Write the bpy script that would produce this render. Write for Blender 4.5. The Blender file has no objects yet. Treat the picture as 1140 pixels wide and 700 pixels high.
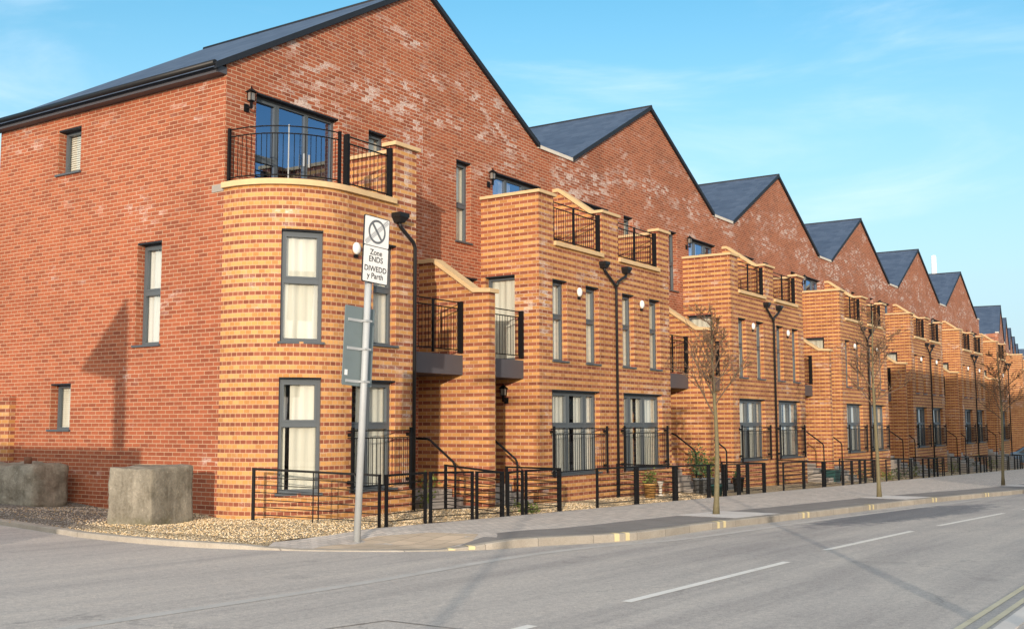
import bpy, bmesh, math, random
from mathutils import Vector, Matrix
random.seed(7)
R = math.radians
scene = bpy.context.scene
COL = scene.collection
W = 11.28            # width of one gable
HW = W / 2
BD = 1.61            # how far the bays stand out
ZB = -2.2            # walls run this far down into the sloping ground
SLOPE = 0.02
SUN_EL, SUN_AZ = 9.0, 61.0   # light travels towards azimuth 61 degrees from +Y


def clamp(v, a, b):
    return max(a, min(b, v))


def sstep(a, b, v):
    t = clamp((v - a) / (b - a), 0, 1)
    return t * t * (3 - 2 * t)


def zg(x, y):
    return -SLOPE * clamp(x, -60, 170) + 0.025 * clamp(y, 0, 12)


# ------------------------------------------------------------------ materials
class NT:
    def __init__(self, name):
        self.m = bpy.data.materials.new(name)
        self.m.use_nodes = True
        self.t = self.m.node_tree
        self.t.nodes.clear()
        self.out = self.t.nodes.new('ShaderNodeOutputMaterial')

    def n(self, typ, **kw):
        nd = self.t.nodes.new('ShaderNode' + typ)
        for k, v in kw.items():
            if k.startswith('i_'):
                nd.inputs[k[2:].replace('_', ' ')].default_value = v
            else:
                setattr(nd, k, v)
        return nd

    def put(self, sock, v):
        if isinstance(v, bpy.types.NodeSocket):
            self.t.links.new(v, sock)
        elif isinstance(v, (tuple, list)) and len(v) == 3 and sock.type == 'RGBA':
            sock.default_value = (*v, 1)
        else:
            sock.default_value = v

    def math(self, op, a, b=None, c=None, cl=False):
        nd = self.n('Math', operation=op, use_clamp=cl)
        for i, v in enumerate((a, b, c)):
            if v is not None:
                self.put(nd.inputs[i], v)
        return nd.outputs[0]

    def vmath(self, op, a, b=None):
        nd = self.n('VectorMath', operation=op)
        self.put(nd.inputs[0], a)
        if b is not None:
            self.put(nd.inputs[1], b)
        return nd.outputs[0]

    def comb(self, x, y, z):
        nd = self.n('CombineXYZ')
        for i, v in enumerate((x, y, z)):
            self.put(nd.inputs[i], v)
        return nd.outputs[0]

    def mix(self, f, a, b, mode='MIX'):
        nd = self.n('Mix', data_type='RGBA', blend_type=mode)
        self.put(nd.inputs[0], f)
        self.put(nd.inputs[6], a)
        self.put(nd.inputs[7], b)
        return nd.outputs[2]

    def noise(self, vec, scale, detail=4, rough=0.6):
        nd = self.n('TexNoise')
        nd.inputs['Scale'].default_value = scale
        nd.inputs['Detail'].default_value = detail
        nd.inputs['Roughness'].default_value = rough
        self.put(nd.inputs['Vector'], vec)
        return nd.outputs['Fac']

    def ramp(self, f, stops, interp='LINEAR'):
        nd = self.n('ValToRGB')
        cr = nd.color_ramp
        cr.interpolation = interp
        while len(cr.elements) < len(stops):
            cr.elements.new(0.5)
        for e, (p, c) in zip(cr.elements, stops):
            e.position = p
            e.color = (*c, 1) if len(c) == 3 else c
        self.put(nd.inputs[0], f)
        return nd.outputs[0]

    def smooth(self, v, a, b):
        nd = self.n('MapRange', interpolation_type='SMOOTHSTEP')
        self.put(nd.inputs[0], v)
        nd.inputs[1].default_value = a
        nd.inputs[2].default_value = b
        return nd.outputs[0]

    def bump(self, h, strength=0.5, dist=0.01):
        nd = self.n('Bump')
        nd.inputs['Strength'].default_value = strength
        nd.inputs['Distance'].default_value = dist
        self.put(nd.inputs['Height'], h)
        return nd.outputs[0]

    def bsdf(self, col, rough=0.8, normal=None, metal=0.0, spec=0.3):
        nd = self.n('BsdfPrincipled')
        self.put(nd.inputs['Base Color'], col)
        self.put(nd.inputs['Roughness'], rough)
        nd.inputs['Metallic'].default_value = metal
        nd.inputs['Specular IOR Level'].default_value = spec
        if normal is not None:
            self.put(nd.inputs['Normal'], normal)
        self.t.links.new(nd.outputs[0], self.out.inputs[0])
        return nd

    def objpos(self, rnd=True):
        tc = self.n('TexCoord')
        if not rnd:
            return tc.outputs['Object']
        oi = self.n('ObjectInfo')
        r = self.math('MULTIPLY', oi.outputs['Random'], 73.0)
        return self.vmath('ADD', tc.outputs['Object'], self.comb(r, r, r))

    def wpos(self):
        return self.n('NewGeometry').outputs['Position']


RED = [(0.0, (.18, .055, .032)), (.22, (.25, .072, .037)), (.5, (.305, .088, .043)), (.78, (.345, .104, .050)), (1.0, (.27, .094, .058))]
YEL = [(0.0, (.34, .160, .058)), (.25, (.45, .217, .072)), (.5, (.525, .265, .088)), (.8, (.575, .305, .110)), (1.0, (.47, .262, .12))]
BROWN = [(0.0, (.17, .055, .034)), (.5, (.25, .080, .046)), (1.0, (.325, .115, .064))]


def brick(name, bw, mode, eff=1.0):
    q = NT(name)
    bh = 0.075
    uv = q.n('UVMap').outputs[0]
    sp = q.n('SeparateXYZ')
    q.put(sp.inputs[0], uv)
    u, v = sp.outputs[0], sp.outputs[1]
    vr = q.math('DIVIDE', v, bh)
    row = q.math('FLOOR', vr)
    par = q.math('FLOORED_MODULO', row, 2.0)
    uu = q.math('ADD', q.math('DIVIDE', u, bw), q.math('MULTIPLY', par, 0.5))
    col = q.math('FLOOR', uu)
    fu = q.math('FRACT', uu)
    fv = q.math('FRACT', vr)
    # wobble the joints a little
    op = q.objpos()
    wob = q.math('MULTIPLY', q.math('SUBTRACT', q.noise(op, 9.0, 2), 0.5), 0.10)
    mperp = q.math('LESS_THAN', q.math('ADD', fu, q.math('MULTIPLY', wob, .4)), 0.0115 / bw)
    mbed = q.math('LESS_THAN', q.math('ADD', fv, wob), 0.0125 / bh)
    mor = q.math('MAXIMUM', mperp, mbed)
    oi = q.n('ObjectInfo')
    wn = q.n('TexWhiteNoise', noise_dimensions='3D')
    q.put(wn.inputs['Vector'], q.comb(col, row, q.math('MULTIPLY', oi.outputs['Random'], 31.0)))
    val = wn.outputs['Value']
    sc = q.n('SeparateColor')
    q.put(sc.inputs[0], wn.outputs['Color'])
    v2 = sc.outputs[1]
    fine = q.noise(op, 28.0, 4, .7)
    big = q.noise(op, 0.55, 5, .62)
    tone = q.math('ADD', q.math('MULTIPLY', val, .75), q.math('MULTIPLY', fine, .25))
    if mode == 'red':
        bc = q.ramp(tone, RED)
        mc = (.50, .335, .22)
    else:
        ye = q.ramp(tone, YEL)
        br = q.ramp(tone, BROWN)
        # a stray yellow brick now and then in the red courses
        pr = q.math('MULTIPLY', par, q.math('LESS_THAN', v2, 2.0))
        bc = q.mix(pr, ye, br)
        mc = (.56, .35, .20) if bw < .2 else (.44, .25, .135)
    mcol = q.mix(fine, mc, tuple(c * .8 for c in mc))
    if mode == 'band' and bw > .2:
        mcol = q.mix(mbed, (.60, .41, .27), (.43, .245, .14))
    c = q.mix(mor, bc, mcol)
    # weathering
    c = q.mix(1.0, c, q.ramp(big, [(0.25, (.80, .78, .78)), (.5, (1, 1, 1)), (.8, (1.10, 1.08, 1.06))]), 'MULTIPLY')
    # lime bloom: pale patches that break up brick by brick
    pos2 = q.vmath('MULTIPLY', op, (1.0, 1.0, 2.6))
    reg = q.noise(pos2, 0.55, 5, .64)
    bandz = q.math('SUBTRACT', v, 8.5)
    bias = q.math('MULTIPLY', q.math('POWER', 2.718, q.math('MULTIPLY', q.math('MULTIPLY', bandz, bandz), -.75)), .10 if mode == 'red' else 0.0)
    if mode == 'band' and bw > .2:      # lime runs down the outer edges of the bays
        du = q.math('SUBTRACT', u, 3.15)
        bias = q.math('MULTIPLY', q.math('POWER', 2.718, q.math('MULTIPLY', q.math('MULTIPLY', du, du), -22.0)), .11)
    reg = q.smooth(q.math('ADD', reg, bias), .575 - .06 * eff, .77 - .06 * eff)
    f2 = q.math('ADD', q.math('MULTIPLY', v2, .42), q.math('MULTIPLY', q.noise(q.vmath('MULTIPLY', op, (1.0, 1.0, 2.2)), 7.5, 3, .75), .75))
    spk = q.smooth(f2, .60, .76)
    hf = q.smooth(q.noise(q.vmath('MULTIPLY', op, (1.0, 1.0, 2.0)), 21.0, 3, .8), .38, .62)
    m = q.math('MULTIPLY', reg, q.math('MAXIMUM', q.math('MULTIPLY', spk, q.math('MULTIPLY_ADD', hf, .65, .32)), q.math('MULTIPLY', mor, q.math('MULTIPLY_ADD', spk, .45, .3))))
    mask = q.math('MULTIPLY', m, .80, cl=True)
    c = q.mix(mask, c, (.68, .60, .54))
    h = q.math('ADD', q.math('SUBTRACT', 1.0, mor), q.math('MULTIPLY', fine, .5))
    q.bsdf(c, .88, q.bump(h, .55, .007), spec=.2)
    return q.m


def plain(name, col, rough=.5, var=.12, scale=6.0, metal=0.0, spec=.4, bump=0.0):
    q = NT(name)
    op = q.objpos()
    f = q.noise(op, scale, 5, .65)
    c = q.mix(f, tuple(k * (1 - var) for k in col), tuple(min(1, k * (1 + var)) for k in col))
    rr = q.math('ADD', rough - .06, q.math('MULTIPLY', f, .12))
    q.bsdf(c, rr, q.bump(q.noise(op, scale * 12, 3), bump, .004) if bump else None, metal, spec)
    return q.m


M = {}
M['red'] = brick('red_facing_brick', .225, 'red', 1.0)
M['redside'] = brick('red_side_brick', .225, 'red', .1)
M['band'] = brick('banded_yellow_brick', .225, 'band', .55)
M['head'] = brick('banded_header_brick', .1125, 'band', .2)
M['stone'] = plain('cream_coping_stone', (.58, .41, .225), .8, .24, 3.0, bump=.3, spec=.2)
M['lead'] = plain('pale_capping', (.60, .55, .47), .7, .15, 4.0)
M['frame'] = plain('grey_window_frame', (.085, .10, .112), .45, .08)
M['sill'] = plain('grey_metal_sill', (.075, .085, .095), .45, .12)
M['black'] = plain('black_painted_steel', (.006, .006, .007), .6, .3, 8.0, spec=.2)
M['pipe'] = plain('black_pipe', (.012, .012, .013), .45, .2, spec=.3)
M['slab'] = plain('grey_balcony_cladding', (.075, .074, .085), .5, .10, 2.0)
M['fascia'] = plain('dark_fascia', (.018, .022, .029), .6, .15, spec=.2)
M['white'] = plain('white_glass', (.80, .78, .74), .3, .05)
M['lampglass'] = plain('smoky_lamp_glass', (.20, .19, .175), .25, .1)
M['door'] = plain('dark_grey_door', (.05, .058, .066), .4, .1)
M['galv'] = plain('galvanised_grey_pole', (.36, .38, .39), .5, .12, 5.0, spec=.5)
M['signback'] = plain('grey_sign_back', (.15, .19, .20), .55, .14, 4.0)
M['signwhite'] = plain('white_sign_face', (.78, .78, .76), .4, .04)
M['signblack'] = plain('black_sign_print', (.02, .02, .022), .45, .1)
M['signgrey'] = plain('grey_sign_print', (.13, .14, .15), .45, .1)
M['signband'] = plain('pale_grey_sign_print', (.40, .41, .42), .45, .08)
M['step'] = plain('grey_paving_step', (.30, .27, .24), .85, .2, 4.0, bump=.3)
M['terracotta'] = plain('ochre_pot', (.45, .25, .08), .7, .2)
M['greypot'] = plain('grey_pot', (.13, .14, .15), .6, .2)
M['blackpot'] = plain('black_pot', (.02, .02, .022), .5, .2)
M['greenpot'] = plain('dark_green_plastic', (.018, .06, .058), .45, .2)
M['bark'] = plain('grey_green_bark', (.155, .135, .080), .9, .35, 14.0, bump=.8, spec=.1)
M['twig'] = plain('brown_twigs', (.135, .095, .068), .9, .3, 10.0, spec=.1)
M['bud'] = plain('dry_brown_buds', (.20, .115, .068), .9, .4, 5.0, spec=.1)
M['leafd'] = plain('dark_green_leaf', (.035, .075, .022), .6, .5, 7.0)
M['leafy'] = plain('yellow_green_leaf', (.13, .17, .03), .6, .4, 7.0)
M['rust'] = plain('rusty_iron', (.16, .075, .045), .9, .35, 12.0, bump=.6)
M['carpaint'] = plain('blue_grey_car_paint', (.13, .22, .31), .25, .06, spec=.6)
M['tyre'] = plain('tyre_rubber', (.02, .02, .02), .8, .2)
M['chimney'] = plain('white_tower', (.84, .86, .88), .7, .05)
M['opp'] = plain('pale_render', (.5, .45, .38), .85, .1, 1.0)
M['oppwin'] = plain('dark_window', (.03, .035, .04), .15, .1)
M['timber'] = plain('grey_timber', (.2, .15, .10), .9, .25, 3.0)


def mk_slate():
    q = NT('dark_slate_roof')
    uv = q.n('UVMap').outputs[0]
    sp = q.n('SeparateXYZ')
    q.put(sp.inputs[0], uv)
    u, v = sp.outputs[0], sp.outputs[1]
    vr = q.math('DIVIDE', v, .24)
    row = q.math('FLOOR', vr)
    uu = q.math('ADD', q.math('DIVIDE', u, .3), q.math('MULTIPLY', q.math('FLOORED_MODULO', row, 2.0), .5))
    wn = q.n('TexWhiteNoise', noise_dimensions='3D')
    q.put(wn.inputs['Vector'], q.comb(q.math('FLOOR', uu), row, 1.0))
    c = q.ramp(wn.outputs['Value'], [(0, (.052, .076, .122)), (.5, (.064, .092, .143)), (1, (.076, .106, .160))])
    fv = q.math('FRACT', vr)
    edge = q.math('MAXIMUM', q.math('LESS_THAN', fv, .07), q.math('LESS_THAN', q.math('FRACT', uu), .03))
    c = q.mix(q.math('MULTIPLY', edge, .5), c, (.024, .032, .05))
    f = q.noise(q.objpos(), 1.2, 5)
    c = q.mix(1.0, c, q.ramp(f, [(.3, (.85, .87, .9)), (.7, (1.15, 1.12, 1.1))]), 'MULTIPLY')
    q.bsdf(c, .62, q.bump(fv, .4, .01), spec=.35)
    return q.m


M['slate'] = mk_slate()


def mk_glass(name, base, gain, tint=(.95, .97, 1, 1)):
    q = NT(name)
    lw = q.n('LayerWeight')
    lw.inputs['Blend'].default_value = .5
    f = q.math('ADD', base, q.math('MULTIPLY', q.math('POWER', lw.outputs['Facing'], 4.0), gain), cl=True)
    tr = q.n('BsdfTransparent')
    tr.inputs[0].default_value = (.90, .93, .92, 1)
    gl = q.n('BsdfGlossy')
    gl.inputs['Roughness'].default_value = .015
    gl.inputs['Color'].default_value = tint
    op = q.objpos()
    q.put(gl.inputs['Normal'], q.bump(q.noise(op, 1.6, 1), .06, .02))
    mx = q.n('MixShader')
    q.put(mx.inputs[0], f)
    q.t.links.new(tr.outputs[0], mx.inputs[1])
    q.t.links.new(gl.outputs[0], mx.inputs[2])
    q.t.links.new(mx.outputs[0], q.out.inputs[0])
    return q.m


M['glass'] = mk_glass('window_glass', .09, .8)
M['glassdark'] = mk_glass('coated_door_glass', .42, .6, (.42, .62, 1.0, 1))


def mk_curtain():
    q = NT('pale_curtain')
    oi = q.n('ObjectInfo')
    c = q.ramp(oi.outputs['Random'], [(0, (.90, .86, .77)), (.35, (.84, .77, .64)), (.6, (.90, .89, .86)), (.85, (.76, .72, .64)), (1, (.86, .81, .70))])
    op = q.objpos()
    f = q.noise(q.vmath('MULTIPLY', op, (9.0, 9.0, .25)), 1.0, 3)
    c = q.mix(1.0, c, q.ramp(f, [(.3, (.88, .87, .84)), (.7, (1.04, 1.04, 1.04))]), 'MULTIPLY')
    d = q.n('BsdfDiffuse')
    q.put(d.inputs[0], c)
    t = q.n('BsdfTranslucent')
    q.put(t.inputs[0], c)
    mx = q.n('MixShader')
    mx.inputs[0].default_value = .25
    q.t.links.new(d.outputs[0], mx.inputs[1])
    q.t.links.new(t.outputs[0], mx.inputs[2])
    q.t.links.new(mx.outputs[0], q.out.inputs[0])
    return q.m


M['curtain'] = mk_curtain()
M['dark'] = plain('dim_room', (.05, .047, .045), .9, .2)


def mk_road():
    q = NT('worn_asphalt')
    p = q.wpos()
    agg = q.noise(p, 70.0, 3, .8)
    n1 = q.noise(p, .35, 6, .62)
    n2 = q.noise(q.vmath('MULTIPLY', p, (.16, 1.0, 1.0)), 1.3, 5, .6)
    n3 = q.noise(p, 3.2, 5, .7)
    t = q.math('ADD', q.math('MULTIPLY', n1, .45), q.math('ADD', q.math('MULTIPLY', n2, .35), q.math('MULTIPLY', n3, .2)))
    c = q.ramp(t, [(.30, (.31, .288, .272)), (.45, (.395, .363, .335)), (.56, (.45, .413, .374)), (.70, (.515, .472, .42))])
    # paler, sandier surface in the junction mouth
    sx = q.n('SeparateXYZ')
    q.put(sx.inputs[0], p)
    k = q.smooth(q.math('ADD', sx.outputs[0], q.math('MULTIPLY', n1, 5.0)), 6.0, -6.0)
    c = q.mix(q.math('MULTIPLY', k, .55), c, (.54, .485, .43))
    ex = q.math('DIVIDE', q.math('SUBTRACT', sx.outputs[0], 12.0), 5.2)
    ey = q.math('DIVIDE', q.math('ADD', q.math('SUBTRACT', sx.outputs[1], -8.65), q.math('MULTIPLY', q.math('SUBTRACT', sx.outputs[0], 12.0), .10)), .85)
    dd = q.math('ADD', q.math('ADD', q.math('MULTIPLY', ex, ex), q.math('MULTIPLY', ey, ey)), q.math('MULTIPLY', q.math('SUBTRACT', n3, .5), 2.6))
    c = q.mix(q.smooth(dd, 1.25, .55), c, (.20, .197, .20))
    c = q.mix(1.0, c, q.ramp(agg, [(.3, (.72, .72, .73)), (.5, (1, 1, 1)), (.72, (1.3, 1.28, 1.25))]), 'MULTIPLY')
    sp2 = q.noise(p, 17.0, 4, .85)
    c = q.mix(1.0, c, q.ramp(sp2, [(.28, (.76, .76, .77)), (.5, (1, 1, 1)), (.72, (1.22, 1.21, 1.19))]), 'MULTIPLY')
    trk = q.noise(q.vmath('MULTIPLY', p, (.05, 1.0, 1.0)), 1.9, 4, .65)
    c = q.mix(1.0, c, q.ramp(trk, [(.34, (.84, .84, .85)), (.5, (1, 1, 1)), (.66, (1.10, 1.09, 1.07))]), 'MULTIPLY')
    oil = q.smooth(q.noise(p, 1.1, 3, .5), .66, .74)
    c = q.mix(q.math('MULTIPLY', oil, .22), c, (.12, .12, .125))
    # hairline cracks
    vo = q.n('TexVoronoi', feature='DISTANCE_TO_EDGE')
    vo.inputs['Scale'].default_value = .33
    q.put(vo.inputs['Vector'], q.vmath('ADD', p, q.vmath('MULTIPLY', q.comb(n3, n1, 0.0), (1.2, 1.2, 0))))
    cr = q.math('MULTIPLY', q.math('LESS_THAN', vo.outputs['Distance'], .006), q.smooth(n1, .48, .6))
    c = q.mix(q.math('MULTIPLY', cr, .3), c, (.12, .12, .12))
    q.bsdf(c, .82, q.bump(agg, .5, .006), spec=.3)
    return q.m


M['road'] = mk_road()


def mk_ground(name, stops, bw=None, bh=None, joint=(.12, .11, .1), scale=2.0, rough=.88, ang=0.0):
    q = NT(name)
    p = q.wpos()
    n = q.math('ADD', q.math('MULTIPLY', q.noise(p, scale, 6, .7), .6), q.math('MULTIPLY', q.noise(p, scale * 30, 3, .7), .4))
    c = q.ramp(n, stops)
    h = q.noise(p, 60.0, 3, .8)
    if bw:
        sp = q.n('SeparateXYZ')
        q.put(sp.inputs[0], p)
        vr = q.math('DIVIDE', q.math('ADD', sp.outputs[1], q.math('MULTIPLY', sp.outputs[0], ang)), bh)
        row = q.math('FLOOR', vr)
        uu = q.math('ADD', q.math('DIVIDE', sp.outputs[0], bw), q.math('MULTIPLY', q.math('FLOORED_MODULO', row, 2.0), .5))
        wn = q.n('TexWhiteNoise', noise_dimensions='3D')
        q.put(wn.inputs['Vector'], q.comb(q.math('FLOOR', uu), row, .5))
        c = q.mix(1.0, c, q.ramp(wn.outputs['Value'], [(0, (.86, .86, .86)), (1, (1.12, 1.1, 1.08))]), 'MULTIPLY')
        e = q.math('MAXIMUM', q.math('LESS_THAN', q.math('FRACT', vr), .012 / bh), q.math('LESS_THAN', q.math('FRACT', uu), .012 / bw))
        c = q.mix(q.math('MULTIPLY', e, .7), c, joint)
    q.bsdf(c, rough, q.bump(h, .45, .005), spec=.25)
    return q.m


M['pave'] = mk_ground('pale_block_paving', [(.3, (.47, .415, .365)), (.5, (.56, .505, .45)), (.7, (.63, .575, .52))], .2, .1)
M['strip'] = mk_ground('dark_tarmac_strip', [(.3, (.165, .152, .14)), (.5, (.225, .208, .193)), (.7, (.285, .265, .245))], scale=1.2)
M['tactile'] = mk_ground('buff_block_paving', [(.3, (.46, .36, .26)), (.5, (.55, .44, .325)), (.7, (.62, .51, .385))], .4, .4)
M['treepit'] = mk_ground('pale_concrete', [(.3, (.55, .51, .47)), (.6, (.66, .62, .575)), (.75, (.72, .68, .63))])
M['kerb'] = mk_ground('kerb_stone', [(.3, (.25, .222, .185)), (.5, (.36, .325, .275)), (.7, (.46, .42, .36))], .9, 50.0)
M['ground'] = mk_ground('plain_ground', [(.3, (.14, .13, .11)), (.7, (.22, .20, .17))], scale=.3)
M['paint'] = mk_ground('worn_white_paint', [(.28, (.38, .36, .34)), (.42, (.72, .69, .63)), (.7, (.84, .80, .74))], scale=3.0)
M['yellow'] = mk_ground('worn_yellow_paint', [(.28, (.40, .36, .27)), (.45, (.66, .58, .40)), (.7, (.74, .66, .48))], scale=3.0)
M['blip'] = mk_ground('kerb_yellow_paint', [(.28, (.42, .36, .24)), (.45, (.62, .52, .29)), (.7, (.74, .63, .37))], scale=5.0)
M['faint'] = mk_ground('faded_line', [(.3, (.38, .36, .335)), (.5, (.50, .47, .43)), (.7, (.58, .545, .50))], scale=2.0)
M['patch'] = mk_ground('dark_asphalt_patch', [(.3, (.085, .09, .10)), (.5, (.125, .128, .138)), (.7, (.17, .17, .175))], scale=1.0)


def mk_gravel():
    q = NT('pea_gravel')
    p = q.wpos()
    vo = q.n('TexVoronoi')
    vo.inputs['Scale'].default_value = 42.0
    q.put(vo.inputs['Vector'], p)
    sc = q.n('SeparateColor')
    q.put(sc.inputs[0], vo.outputs['Color'])
    c = q.ramp(sc.outputs[0], [(0, (.42, .29, .15)), (.3, (.60, .44, .25)), (.6, (.72, .57, .36)), (.85, (.80, .69, .50)), (1, (.55, .47, .38))])
    sx = q.n('SeparateXYZ')
    q.put(sx.inputs[0], p)
    # dirtier stone towards the side road, its shadow also painted in as grey
    k = q.smooth(q.math('ADD', sx.outputs[1], q.math('MULTIPLY', q.noise(p, .9, 4), 1.2)), .2, 1.6)
    grey = q.ramp(sc.outputs[0], [(0, (.13, .12, .11)), (.6, (.27, .25, .225)), (1, (.40, .37, .33))])
    c = q.mix(k, c, grey)
    c = q.mix(q.smooth(vo.outputs['Distance'], .35, .75), c, (.10, .075, .045))
    d = q.math('SUBTRACT', 1.0, vo.outputs['Distance'])
    q.bsdf(c, .85, q.bump(d, 1.0, .022), spec=.2)
    return q.m


M['gravel'] = mk_gravel()


def mk_pebble():
    q = NT('pebbles')
    at = q.n('Attribute', attribute_name='tint')
    c = q.ramp(at.outputs['Fac'], [(0, (.36, .235, .12)), (.3, (.60, .44, .24)), (.6, (.74, .57, .35)), (.85, (.84, .73, .54)), (1, (.47, .40, .33))])
    q.bsdf(c, .8, spec=.2)
    return q.m


M['pebble'] = mk_pebble()


def mk_concrete():
    q = NT('rough_cast_concrete')
    op = q.objpos(False)
    n1 = q.noise(op, 2.2, 6, .68)
    n2 = q.noise(op, 24.0, 4, .7)
    st = q.noise(q.vmath('MULTIPLY', op, (9.0, 9.0, .5)), 1.0, 4)
    t = q.math('ADD', q.math('MULTIPLY', n1, .5), q.math('ADD', q.math('MULTIPLY', n2, .25), q.math('MULTIPLY', st, .25)))
    c = q.ramp(t, [(.32, (.085, .074, .055)), (.45, (.18, .16, .125)), (.56, (.265, .238, .19)), (.7, (.41, .37, .30))])
    sp = q.n('SeparateXYZ')
    q.put(sp.inputs[0], op)
    # green growth in a band at the foot of the block
    k = q.math('MULTIPLY', q.smooth(q.math('ADD', sp.outputs[2], q.math('MULTIPLY', n1, .5)), .48, .2), .55)
    c = q.mix(k, c, (.13, .125, .055))
    pit = q.smooth(n2, .64, .72)
    c = q.mix(q.math('MULTIPLY', pit, .55), c, (.52, .48, .40))
    h = q.math('ADD', n1, q.math('MULTIPLY', n2, .35))
    q.bsdf(c, .92, q.bump(h, .9, .03), spec=.15)
    return q.m


M['concrete'] = mk_concrete()


# ------------------------------------------------------------------ mesh builder
class MB:
    """collects faces with metre-true UVs; sx = -1 mirrors in x"""
    def __init__(self, sx=1):
        self.v, self.f, self.uv, self.sm = [], [], [], []
        self.sx = sx

    def face(self, pts, uv=None, smooth=False):
        P = [Vector((p[0] * self.sx, p[1], p[2])) for p in pts]
        if self.sx < 0:
            P.reverse()
            if uv:
                uv = list(reversed(uv))
        if uv is None:
            n = Vector((0, 0, 0))
            for i in range(len(P)):
                a, b = P[i], P[(i + 1) % len(P)]
                n += a.cross(b)
            if n.length < 1e-12:
                return
            n.normalize()
            if abs(n.z) > .95:
                uv = [(p.x, p.y) for p in P]
            elif abs(n.z) > .3:      # roofs: rows up the slope
                up = Vector((0, 0, 1)) - n * n.z
                up.normalize()
                t = up.cross(n)
                uv = [(p.dot(t), p.dot(up)) for p in P]
            else:
                t = Vector((0, 0, 1)).cross(n)
                t.normalize()
                uv = [(p.dot(t), p.z) for p in P]
        b = len(self.v)
        self.v += P
        self.f.append(list(range(b, b + len(P))))
        self.uv += uv
        self.sm.append(smooth)

    def box(self, x0, x1, y0, y1, z0, z1):
        x0, x1 = min(x0, x1), max(x0, x1)
        y0, y1 = min(y0, y1), max(y0, y1)
        a = [(x0, y0, z0), (x1, y0, z0), (x1, y1, z0), (x0, y1, z0), (x0, y0, z1), (x1, y0, z1), (x1, y1, z1), (x0, y1, z1)]
        for q in ((0, 3, 2, 1), (4, 5, 6, 7), (0, 1, 5, 4), (1, 2, 6, 5), (2, 3, 7, 6), (3, 0, 4, 7)):
            self.face([a[i] for i in q])

    def hexa(self, a):
        """8 corners: bottom ring ccw then top ring ccw"""
        for q in ((0, 3, 2, 1), (4, 5, 6, 7), (0, 1, 5, 4), (1, 2, 6, 5), (2, 3, 7, 6), (3, 0, 4, 7)):
            self.face([a[i] for i in q])

    def prism(self, poly, axis, a, b):
        """poly of 2D points extruded along axis from a to b"""
        def P(p, t):
            if axis == 0:
                return (t, p[0], p[1])
            if axis == 1:
                return (p[0], t, p[1])
            return (p[0], p[1], t)
        area = sum(poly[i][0] * poly[(i + 1) % len(poly)][1] - poly[(i + 1) % len(poly)][0] * poly[i][1] for i in range(len(poly)))
        pl = list(poly) if area > 0 else list(reversed(poly))
        if axis == 1:
            pl.reverse()
        lo, hi = [P(p, a) for p in pl], [P(p, b) for p in pl]
        self.face(list(reversed(lo)))
        self.face(hi)
        for i in range(len(pl)):
            j = (i + 1) % len(pl)
            self.face([lo[i], lo[j], hi[j], hi[i]])

    def tube(self, pts, r, n=6, r2=None, caps=True, smooth=True):
        pts = [Vector(p) for p in pts]
        rings = []
        N = len(pts)
        ref = None
        for i, p in enumerate(pts):
            d = (pts[min(i + 1, N - 1)] - pts[max(i - 1, 0)])
            if d.length < 1e-9:
                d = Vector((0, 0, 1))
            d.normalize()
            if ref is None:
                ref = Vector((0, 0, 1)) if abs(d.z) < .9 else Vector((1, 0, 0))
            a = ref - d * ref.dot(d)
            a.normalize()
            ref = a
            b = d.cross(a)
            if isinstance(r, (list, tuple)):
                rr = r[i]
            else:
                rr = r if r2 is None else r + (r2 - r) * i / (N - 1)
            rings.append([p + (a * math.cos(2 * math.pi * k / n) + b * math.sin(2 * math.pi * k / n)) * rr for k in range(n)])
        for i in range(N - 1):
            for k in range(n):
                l = (k + 1) % n
                self.face([rings[i][k], rings[i][l], rings[i + 1][l], rings[i + 1][k]], smooth=smooth)
        if caps:
            self.face(list(reversed(rings[0])))
            self.face(rings[-1])

    def lathe(self, prof, n=16, c=(0, 0), smooth=True):
        rings = [[(c[0] + r * math.cos(2 * math.pi * k / n), c[1] + r * math.sin(2 * math.pi * k / n), z) for k in range(n)] for r, z in prof]
        for i in range(len(prof) - 1):
            for k in range(n):
                l = (k + 1) % n
                self.face([rings[i][k], rings[i][l], rings[i + 1][l], rings[i + 1][k]], smooth=smooth)
        self.face(list(reversed(rings[0])))
        self.face(rings[-1])

    def build(self, name, mat, parent=None, merge=True, loc=None):
        me = bpy.data.meshes.new(name)
        me.from_pydata([tuple(v) for v in self.v], [], self.f)
        lay = me.uv_layers.new(name='UVMap')
        flat = [c for u in self.uv for c in u]
        lay.data.foreach_set('uv', flat)
        me.polygons.foreach_set('use_smooth', self.sm)
        me.materials.append(mat)
        if merge:
            bm = bmesh.new()
            bm.from_mesh(me)
            bmesh.ops.remove_doubles(bm, verts=bm.verts, dist=1e-4)
            bm.to_mesh(me)
            bm.free()
        me.update()
        o = bpy.data.objects.new(name, me)
        COL.objects.link(o)
        if parent:
            o.parent = parent
        if loc:
            o.location = loc
        return o


def tag(o, label=None, cat=None, group=None, kind=None):
    for k, v in (('label', label), ('category', cat), ('group', group), ('kind', kind)):
        if v:
            o[k] = v
    return o


def thing(name, label, cat, loc=(0, 0, 0), rz=0.0, group=None):
    o = bpy.data.objects.new(name, None)
    o.empty_display_size = .3
    COL.objects.link(o)
    o.location = loc
    o.rotation_euler = (0, 0, rz)
    return tag(o, label, cat, group)


def copy_tree(o, parent=None):
    if o.name.startswith('curtain') and random.random() < .22:
        return None
    c = o.copy()
    COL.objects.link(c)
    if parent:
        c.parent = parent
    for ch in o.children:
        copy_tree(ch, c)
    return c


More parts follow.
